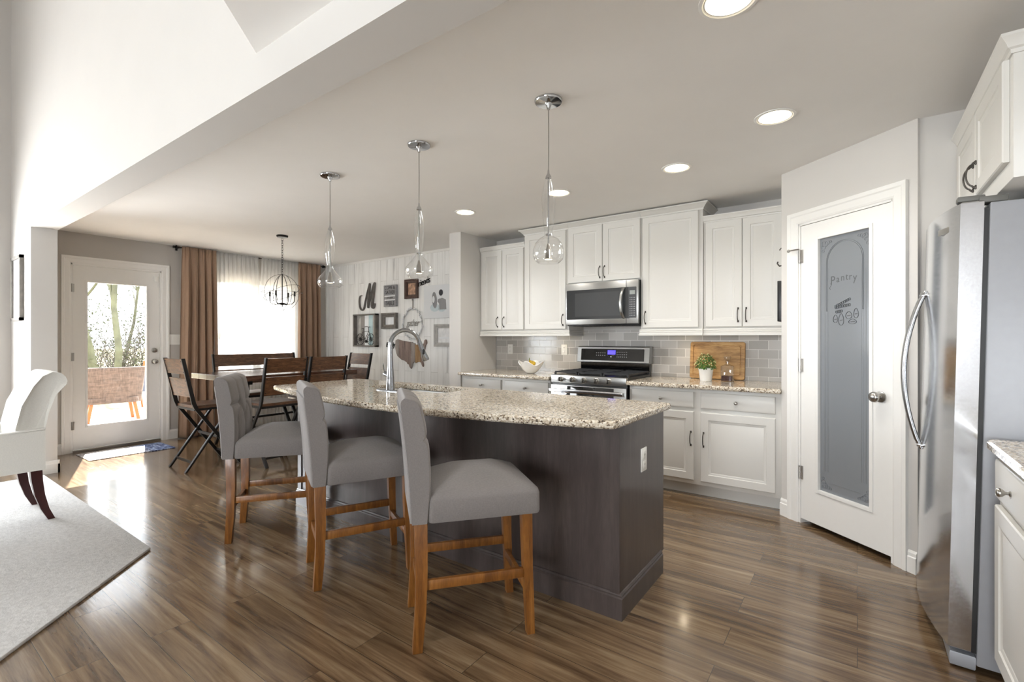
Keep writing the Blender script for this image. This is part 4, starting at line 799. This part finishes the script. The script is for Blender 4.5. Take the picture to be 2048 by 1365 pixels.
# ---------------------------------------------------------------- wall decor on the plank wall
YW = YB-.0125
def at(x, z, y=YW): return T(x, y, z)
WT = Matrix.Rotation(R(90), 4, 'X')
LT = thing('wall_letter', 'grey wooden script letter M on the plank wall', 'letter', (-6.02, YW, 1.90))
strk = [[(-.125, .03), (-.165, .025), (-.185, -.03), (-.180, -.11), (-.15, -.175), (-.105, -.19), (-.07, -.16), (-.045, -.08), (.0, .06), (.045, .17), (.065, .205)], [(.065, .205), (.055, .1), (.04, -.05), (.028, -.165)], [(.028, -.165), (.075, -.03), (.13, .12), (.165, .195), (.185, .21)], [(.185, .21), (.165, .08), (.135, -.06), (.125, -.13), (.145, -.165), (.175, -.13), (.185, -.10)]]
def smoothp(p, n=5):
    o = []
    for i in range(len(p)-1):
        p0, p1, p2, p3 = (Vector(p[max(i-1, 0)]), Vector(p[i]), Vector(p[i+1]), Vector(p[min(i+2, len(p)-1)]))
        for k in range(n): t = k/n; o.append(.5*((2*p1)+(p2-p0)*t+(2*p0-5*p1+4*p2-p3)*t*t+(3*p1-p0-3*p2+p3)*t**3))
    return o+[Vector(p[-1])]
b = MB()
for k, st_ in enumerate(strk):
    q = smoothp(st_); b.tube([(p.x, -.012, p.y) for p in q], [(.034 if k in (1, 3) else .021)*(.55+.45*math.sin(math.pi*min(1, max(0, (i+1)/(len(q)+1))))) for i in range(len(q))], 8, flat=.55)
b.build('letter', 'darkgrey', LT, 50)
SG = thing('wall_sign', 'grey wooden sign with dark lettering COME & GATHER AT OUR TABLE', 'sign', (-5.48, YW, 1.893))
MB().box((-.136, -.032, -.156), (.136, 0, .156), .002).build('board', 'greysign', SG)
M['signdark'] = simple('dark_lettering', (48, 48, 52), .8)
for s_, z, sz, w in (('COME &', .115, .072, .82), ('GATHER', .048, .076, .74), ('TABLE', -.112, .085, .84)): MB().text(s_, sz, .002, T(0, -.033, z) @ WT, wide=w).build('lettering', 'signdark', SG, 0)
MB().text('AT OUR', .036, .002, T(0, -.0335, -.030) @ WT).build('lettering', 'signdark', SG, 0)
for z, k in ((-.004, 1), (-.060, -1)): MB().prism([(-.115, -.008), (.095, -.008), (.095, -.016), (.118, 0), (.095, .016), (.095, .008), (-.115, .008)], 0, .002).build('arrow', 'canvas', SG, 0).matrix_basis = T(0, -.0322, z) @ WT @ Matrix.Diagonal((k, 1, 1, 1))
def frame(name, label, x0, x1, z0, z1, w, dep, m, mat_m, art_m, border=0, cat='picture frame'):
    t = thing(name, label, cat, ((x0+x1)/2, YW, (z0+z1)/2)); hw, hh = (x1-x0)/2, (z1-z0)/2
    pr = [(0, 0), (0, -dep), (w*.35, -dep), (w*.6, -dep*.7), (w, -dep*.6), (w, 0)]
    b = MB(); L = [[((sx*(hw-o)), y, sz*(hh-o)) for o, y in pr] for sx, sz in ((-1, -1), (1, -1), (1, 1), (-1, 1))]; b.loops(L+[L[0]], False, False); b.build('frame', m, t, 0)
    MB().box((-hw+w, -.008, -hh+w), (hw-w, 0, hh-w)).build('mount', mat_m, t, 0)
    if art_m: MB().box((-hw+w+border, -.010, -hh+w+border), (hw-w-border, -.008, hh-w-border)).build('print', art_m, t, 0)
    return t
frame('picture_frame', 'dark brown framed portrait photo right of the lettered sign', -5.172, -4.915, 1.831, 2.102, .035, .035, 'rust', 'rust', 'photo', .022)
frame('picture_frame', 'small grey square frame below the lettered sign', -5.658, -5.336, 1.416, 1.645, .060, .05, 'darkgrey', 'darkgrey', 'mirrorwhite', .0)
fr_ = frame('picture_frame', 'pale grey frame with landscape photo beside the divider wall', -4.592, -4.20, 1.167, 1.465, .055, .035, 'lightgrey', 'lightgrey', 'photobw', .0)
b = MB(); b.box((-.13, -.0112, -.045), (.13, -.010, -.02)); b.build('mist_band', 'canvas', fr_, 0)
CV = thing('canvas_print', 'white canvas with a grey painted couple seen from behind', 'canvas', (-4.545, YW, 1.768))
MB().box((-.24, -.03, -.22), (.24, 0, .22), .002).build('canvas', 'canvas', CV)
def blob(cx, cz, rx, rz_, rot=0, n=24): return [(cx+rx*math.cos(a)*math.cos(rot)-rz_*math.sin(a)*math.sin(rot), cz+rx*math.cos(a)*math.sin(rot)+rz_*math.sin(a)*math.cos(rot)) for a in [2*math.pi*i/n for i in range(n)]]
def art(nm, polys, m, lift=.0012):
    b = MB(T(0, -.0302, 0) @ WT)
    for p in polys: b.prism(p, 0, lift)
    b.build(nm, m, CV, 0)
art('painted_dress', [blob(-.03, -.08, .085, .055), blob(.10, -.10, .06, .04)], 'wash', .0006); art('painted_hair', [blob(-.035, .02, .045, .11, .12)], 'ink'); art('painted_coat', [[(.03, .03), (.10, .045), (.17, .02), (.18, -.11), (.06, -.11), (.05, -.03), (.02, 0)]], 'ink', .001); art('painted_face', [blob(.075, .075, .032, .04), blob(-.055, .03, .022, .045)], 'canvas', .0016); art('painted_head', [blob(.082, .115, .037, .042)], 'hair_d', .002)
SB = thing('shadow_box', 'deep dark-framed shadow box with striped boards and a wire bicycle', 'wall art', (-6.03, YW, 1.398))
b = MB(); w, hh, dp = .268, .246, .065
for a, c in (((-w, -dp, -hh), (-w+.03, 0, hh)), ((w-.03, -dp, -hh), (w, 0, hh)), ((-w, -dp, -hh), (w, 0, -hh+.02)), ((-w, -dp, hh-.02), (w, 0, hh))): b.box(a, c)
b.build('frame', 'darkgrey', SB, 0)
for k, m in enumerate(('lightgrey', 'taupe', 'mirrorwhite', 'teal', 'lightgrey')): MB().box((-w+.03+k*.0952, -.012, -hh+.02), (-w+.03+(k+1)*.0952-.001, 0, hh-.02)).build('board', m, SB, 0)
def wire(pts, r=.004, closed=False): return MB().tube([(x, -.035, z) for x, z in pts], r, 6, closed)
for cx in (-.125, .125):
    for rr_ in (.085, .028): wire([(cx+rr_*math.cos(a), -.135+rr_*math.sin(a)) for a in [i*math.pi/16 for i in range(32)]], .004, True).build('bicycle_wheel', 'iron', SB, 60)
    for a in range(0, 180, 30): wire([(cx+.085*math.cos(R(a)), -.135+.085*math.sin(R(a))), (cx-.085*math.cos(R(a)), -.135-.085*math.sin(R(a)))], .002).build('bicycle_spoke', 'iron', SB, 60)
for q in ([(-.125, -.135), (-.06, -.02), (.08, -.01), (.125, -.135)], [(-.06, -.02), (-.01, -.135), (.08, -.01)], [(-.125, -.135), (-.01, -.135)], [(-.09, .025), (-.05, .035), (-.06, -.02)], [(.08, -.01), (.07, .05), (.03, .06), (-.02, .055)], [(.07, .05), (.11, .05)]): wire(q).build('bicycle_frame', 'iron', SB, 60)
MB().cyl((-.0, -.035, -.165), (-.0, -.012, -.165), .022).build('knob_hook', 'iron', SB)
WR = thing('wreath_sign', 'round white beaded wreath sign with script word hanging above the wooden map', 'wreath', (-5.025, YW, 1.48))
MB().tube([(.19*math.cos(a), -.012, .205*math.sin(a)) for a in [i*math.pi/40 for i in range(80)]], .006, 6, True).build('hoop', 'lightgrey', WR, 60)
b = MB()
for i in range(72):
    a = 2*math.pi*i/72; k = rnd.uniform(.93, 1.1); b.ball((.19*k*math.cos(a), -.016-rnd.uniform(0, .01), .205*k*math.sin(a)), rnd.uniform(.008, .013), 5)
o = b.build('beads', 'canvas', WR, 60); o['kind'] = 'stuff'
MB().text('gather', .135, .004, T(.0, -.012, .01) @ WT, shear=.35, wide=.72).build('script_word', 'taupe', WR, 0); MB().box((-.010, -.008, .20), (.010, -.004, .335)).ball((0, -.012, .335), .013, 6).build('hanging_ribbon', 'taupe', WR, 0)
US = thing('wooden_map', 'reclaimed-wood cutout map of the United States behind the faucet', 'wall art', (-5.05, YW, 1.058))
usp = [(-.322, .19), (-.28, .207), (-.20, .19), (-.06, .172), (.02, .17), (.035, .155), (.075, .15), (.10, .12), (.125, .135), (.14, .10), (.16, .085), (.20, .105), (.22, .13), (.25, .15), (.262, .19), (.285, .205), (.30, .19), (.305, .155), (.285, .125), (.275, .10), (.268, .07), (.262, .03), (.25, -.005), (.235, -.04), (.225, -.075), (.235, -.115), (.245, -.15), (.235, -.17), (.215, -.15), (.20, -.115), (.175, -.105), (.13, -.108), (.09, -.12), (.06, -.105), (.035, -.125), (.02, -.17), (-.0, -.205), (-.025, -.185), (-.045, -.145), (-.07, -.14), (-.09, -.115), (-.135, -.095), (-.19, -.085), (-.235, -.06), (-.285, -.03), (-.31, .02), (-.325, .07), (-.33, .12)]
def clip(poly, x, keep_right):
    o = []
    for i in range(len(poly)):
        p, q = poly[i], poly[(i+1) % len(poly)]; ip, iq = ((p[0] >= x) == keep_right), ((q[0] >= x) == keep_right)
        if ip: o.append(p)
        if ip != iq: t = (x-p[0])/(q[0]-p[0]); o.append((x, p[1]+t*(q[1]-p[1])))
    return o
xs_ = [-.34, -.245, -.13, 0, .085, .19, .31]
for k in range(6):
    pp = clip(clip(usp, xs_[k]+.001, True), xs_[k+1]-.001, False); MB(WT).prism(pp, 0, .020).build('board', ('barn1', 'barn2', 'barn2', 'barn1', 'barn3', 'barn2')[k], US, 0)
def word(name, label, txt, x, z, size, rot, m='iron', wide=.75):
    t = thing(name, label, 'word sign', (x, YW, z)); MB(Matrix.Rotation(R(-rot), 4, 'Y')).text(txt, size, .010, T(0, -.006, 0) @ WT, shear=.3, wide=wide).build('lettering', m, t, 0); return t
word('word_sign', 'small dark script word Family behind the faucet', 'Family', -5.50, 1.182, .10, 0); word('word_sign', 'dark script word Friends slanting behind the middle glass pendant', 'Friends', -4.83, 2.045, .125, 13)
PW = thing('wall_picture', 'framed photo collage on the white stub wall at the far left', 'picture frame', (-6.67, .9995, 1.762))
b = MB(); w, hh = .205, .315
for a, c in (((-w, -.03, -hh), (-w+.03, 0, hh)), ((w-.03, -.03, -hh), (w, 0, hh)), ((-w, -.03, -hh), (w, 0, -hh+.03)), ((-w, -.03, hh-.03), (w, 0, hh))): b.box(a, c)
b.build('frame', 'darkgrey', PW, 0); MB().box((-w+.03, -.015, -hh+.03), (w-.03, 0, hh-.03)).build('mount', 'canvas', PW, 0)
for x, z, a, c in ((-.10, .16, .05, .09), (.04, .18, .07, .06), (-.09, -.05, .06, .07), (.06, -.02, .06, .10), (-.02, -.2, .11, .05)): MB().box((x-a, -.017, z-c), (x+a, -.015, z+c)).build('photo', 'photobw', PW, 0)
# ---------------------------------------------------------------- things on the counters
CT = .9068
BW = thing('fruit_bowl', 'white wavy-rimmed ceramic bowl on the counter left of the range', 'bowl', (-2.79, 4.22, CT))
def bowlf(u, v, o=0):
    a = 2*math.pi*u; wv = math.sin(4*a+.8)*v**2.5; r = (.035+.095*v**.8+.012*wv)-o*.005; return (r*math.cos(a), r*math.sin(a), .005*o+.002+(.105+.022*wv)*v**1.25*(1-.0*o))
b = MB(); rings = [[bowlf(i/64, j/14) for i in range(64)] for j in range(15)] + [[bowlf(i/64, 1-j/14, 1) for i in range(64)] for j in range(15)]; b.loops(rings); b.build('bowl', 'white', BW, 70)
def gourd(label, loc, m, r, rot):
    t = thing('gourd', label, 'gourd', loc); t.rotation_euler = rot; b = MB(); n = 28; rs = []
    for j in range(13):
        v = j/12; rad = r*(math.sin(math.pi*min(v*1.25, 1)) if v < .5 else max(.16, (1-v)*1.7))*1.0 + .002; rs.append([(rad*(1+.09*math.cos(10*2*math.pi*i/n))*math.cos(2*math.pi*i/n), rad*(1+.09*math.cos(10*2*math.pi*i/n))*math.sin(2*math.pi*i/n), -r+2.5*r*v) for i in range(n)])
    b.loops(rs); b.build('body', m, t, 70); MB().tube([(0, 0, 1.45*r), (.004, 0, 1.75*r), (.016, 0, 2.1*r)], [.005, .004, .003], 7).build('stem', 'gourd2', t, 60)
gourd('yellow warty gourd sticking out of the white bowl', (-2.775, 4.22, CT+.098), 'gourd', .036, (.5, -.5, .3)); gourd('small green gourd in the white bowl, left of the yellow one', (-2.845, 4.225, CT+.078), 'gourd2', .024, (1.3, .4, .5))
CBd = thing('cutting_board', 'large grooved wooden cutting board leaning against the tile', 'cutting board', (-1.032, 4.578, CT+.004)); CBd.rotation_euler = (R(-6), 0, R(-1))
b = MB(); ri = lambda i, y: [(p[0], y, p[1]) for p in rrect(-.234+i, .234-i, .0+i, .335-i, .018, 3)]
b.loops([ri(0, .028), ri(0, .003), ri(.003, 0), ri(.027, 0), ri(.029, .006), ri(.037, .006), ri(.039, 0)]); b.build('board', 'board', CBd, 25)
PP = thing('potted_plant', 'small bushy green plant in a white pot beside the decanter', 'plant', (-1.062, 4.345, CT))
MB().lathe([(0, 0), (.046, 0), (.048, .003), (.060, .100), (.063, .103), (.063, .110), (.058, .110), (.055, .095), (0, .093)], n=36).build('pot', 'white', PP, 40); MB().cyl((0, 0, .093), (0, 0, .097), .055).build('soil', 'soil', PP)
b = MB(); bf = MB()
for i in range(460):
    u, v = rnd.uniform(0, 2*math.pi), rnd.uniform(-.15, 1); rr_ = rnd.uniform(.55, 1)**.5; sx = math.sqrt(max(0, 1-max(v, 0)**2)); p = Vector((.088*rr_*sx*math.cos(u), .088*rr_*sx*math.sin(u), 0.122+.118*rr_*v)); n_ = Vector((math.cos(u)*sx, math.sin(u)*sx, v+.3)).normalized(); t_ = n_.orthogonal().normalized(); t_ = (Matrix.Rotation(rnd.uniform(0, 6), 3, n_) @ t_); w_ = n_.cross(t_); l = rnd.uniform(.010, .018)
    q = [p-t_*l*.2, p+w_*l*.35+t_*l*.4+n_*.002, p+t_*l*1.1-n_*.003, p-w_*l*.35+t_*l*.4+n_*.002]; vv = [b._v(x) for x in q]; b._f(vv)
    if i % 9 == 0 and v > .1: bf.ball(p+n_*.012, .0055, 4)
o = b.build('foliage', 'leaf', PP, 0, fix=False); o['kind'] = 'stuff'; o = bf.build('blossoms', 'bloom', PP, 60); o['kind'] = 'stuff'
DC = thing('decanter', 'square cut-glass decanter with dark liquor beside the potted plant', 'decanter', (-.905, 4.425, CT))
def sq(h, r, z): return [(p[0], p[1], z) for p in rrect(-h, h, -h, h, r, 4)]
b = MB(); b.loops([sq(.044, .008, 0), sq(.047, .010, .004), sq(.047, .010, .125), sq(.044, .012, .133), sq(.03, .02, .140), sq(.014, .013, .148), sq(.014, .013, .164), sq(.019, .018, .168)], True, False); b.build('bottle', 'decglass', DC, 40)
MB().loops([sq(.041, .008, .006), sq(.041, .008, .048)]).build('liquor', 'liquor', DC, 40)
MB().loops([sq(.011, .010, .160), sq(.011, .010, .172), sq(.016, .010, .177), sq(.027, .006, .205), sq(.024, .006, .214)]).build('stopper', 'decglass', DC, 30)
HK = thing('wall_hook', 'small dark scrolled hook at the edge of the pantry wall', 'hook', (-.4465, 4.12, 1.87)); HK.scale = (1, 1, 1)
MB().box((-.005, -.012, -.055), (0, .012, .075)).tube([(-.004, 0, .07), (-.02, 0, .085), (-.03, 0, .07)], .004, 6).tube([(-.004, 0, -.045), (-.03, 0, -.05), (-.045, 0, -.03), (-.04, 0, -.015)], .006, 6).build('hook', 'bronze', HK, 50)
o = MB().box((-.034, -.09, -.15), (0, .09, .15), .004).build('black_board', 'black'); o.location = (-.447, 4.12, 1.55); tag(o, 'flat black board hanging on the pantry side wall below the hook', 'board')
# ---------------------------------------------------------------- outdoors
struct(MB().box((-11.8, -3, -.25), (XL-.141, 8, -.12)).build('patio', 'patio', smooth=0)); struct(MB().box((-90, -60, -.5), (-11.8, 70, -.2)).build('ground', 'lawn', smooth=0))
PC = thing('wicker_chair', 'tan wicker patio chair with orange wooden legs outside the glass door', 'patio chair', (-10.2, 2.62, -.12), 82)
b = MB()
def wb(u, v): a = R(-62+124*u); k = .36+.05*v; return ((k+.02)*math.sin(a)*1.12, -.26-.09*v-(k*math.cos(a)-.3)*.5, .33+.59*v)
b.grid(wb, 30, 12); o = b.build('woven_back', 'wicker', PC, 60, fix=False); md = o.modifiers.new('thickness', 'SOLIDIFY'); md.thickness = .03
MB().cushion([(-.33, .33, -.3, .32, .06, .33), (-.34, .34, -.31, .33, .07, .36), (-.33, .33, -.3, .32, .07, .42)]).build('seat', 'wicker', PC, 40)
for sx in (-1, 1):
    for sy in (-1, 1): MB().bar((sx*.27, sy*.24, .36), (sx*.33, sy*.30+.0, 0), .045, .06, (0, 1, 0)).build('leg', 'orangewood', PC)
PC2 = thing('mesh_chair', 'blue-grey mesh patio chair with pale frame beyond the wicker one', 'patio chair', (-12.3, 3.85, -.2), 100)
MB().loops([[(x, -.28-.12*v, .40+.62*v) for x in (-.32, .32)]+[(x, -.25-.12*v, .40+.62*v) for x in (.32, -.32)] for v in (0, .5, 1)]).build('mesh_back', 'slatblue', PC2); MB().box((-.33, -.29, .38), (.33, .30, .43), .01).build('seat', 'slatblue', PC2)
for s in (-1, 1):
    MB().tube([(s*.35, -.42, 1.03), (s*.35, -.27, .38), (s*.35, -.36, 0)], .018, 8).build('back_post', 'orangewood', PC2); MB().tube([(s*.36, .3, 0), (s*.36, .3, .62), (s*.36, -.32, .66)], .018, 8).build('arm', 'trim', PC2)
MB().tube([(-.35, -.42, 1.03), (.35, -.42, 1.03)], .02, 8).build('top_rail', 'trim', PC2)
def tree(label, loc, h, r, seed, lean=(0, 0), depth=4):
    q = random.Random(seed); b = MB()
    def grow(p, dr_, L, rad, lev):
        pts = [p]; rs = [rad]; d_ = dr_.copy(); n = 5
        for i in range(n): d_ = (d_+Vector((q.gauss(0, .10), q.gauss(0, .10), q.gauss(.02, .05)))).normalized(); p = p+d_*L/n; pts.append(p); rs.append(rad*(1-.55*(i+1)/n))
        b.tube(pts, rs, 6 if lev < 2 else 3, cap=lev < 2)
        if lev < depth:
            for i in range({0: 9, 1: 5, 2: 3, 3: 2}.get(lev, 2)):
                k = q.randint(2, n) if lev else q.randint(2, n); dd = (d_+Vector((q.gauss(0, .75), q.gauss(0, .75), q.gauss(.15, .4)))).normalized(); grow(pts[k], dd, L*q.uniform(.42, .62), rs[k]*q.uniform(.4, .62), lev+1)
    grow(Vector((0, 0, -.1)), Vector((lean[0], lean[1], 1)).normalized(), h, r, 0); o = b.build('bare_tree', 'bark', None, 60, fix=False); o.location = (loc[0], loc[1], -.2); return tag(o, label, 'tree', 'bare trees beyond the patio')
tree('mossy bare tree trunk at the left of the glass door view', (-17.9, 4.30), 6.5, .11, 5, (.02, -.02), 4)
tree('mossy bare forked tree in the middle of the glass door view', (-16.4, 4.32), 6.2, .095, 11, (.0, .05), 4)
tree('thin bare tree behind the two mossy trunks seen through the door', (-21, 5.6), 5.5, .06, 21, (0, .05), 4)
tree('bare tree seen faintly through the white sheer curtains', (-16, 8.6), 6, .12, 31, (0, .05), 3)
def thicket(label, x, ya, yb, h, n, seed):
    q = random.Random(seed); b = MB(); lv = MB()
    for i in range(n):
        p = Vector((x+q.gauss(0, .8), q.uniform(ya, yb), 0)); d_ = Vector((q.gauss(0, .4), q.gauss(0, .5), 1)).normalized(); L = h*q.uniform(.5, 1.05); pts = [p]
        for k in range(4): d_ = (d_+Vector((q.gauss(0, .25), q.gauss(0, .3), -.05))).normalized(); p = p+d_*L/4; pts.append(p)
        b.tube(pts, [.011, .009, .007, .005, .002], 3, cap=False)
        for k in range(7):
            c = pts[q.randint(1, 4)]+Vector((q.gauss(0, .18), q.gauss(0, .18), q.gauss(0, .15))); s_ = q.uniform(.02, .06); u_ = Vector((q.gauss(0, 1), q.gauss(0, 1), q.gauss(0, 1))).normalized(); w_ = u_.orthogonal().normalized(); lv._f([lv._v(c-u_*s_), lv._v(c+w_*s_*.5), lv._v(c+u_*s_), lv._v(c-w_*s_*.5)])
    t = thing('thicket', label, 'shrubs', (0, 0, -.2)); t['kind'] = 'stuff'; o = b.build('twigs', 'twig', t, 0, fix=False); o['kind'] = 'stuff'; o = lv.build('leaves', 'brush', t, 0, fix=False); o['kind'] = 'stuff'
thicket('tangled scrub of twigs and dull leaves beyond the patio', -20.0, 3.2, 12, 3.6, 1000, 4)
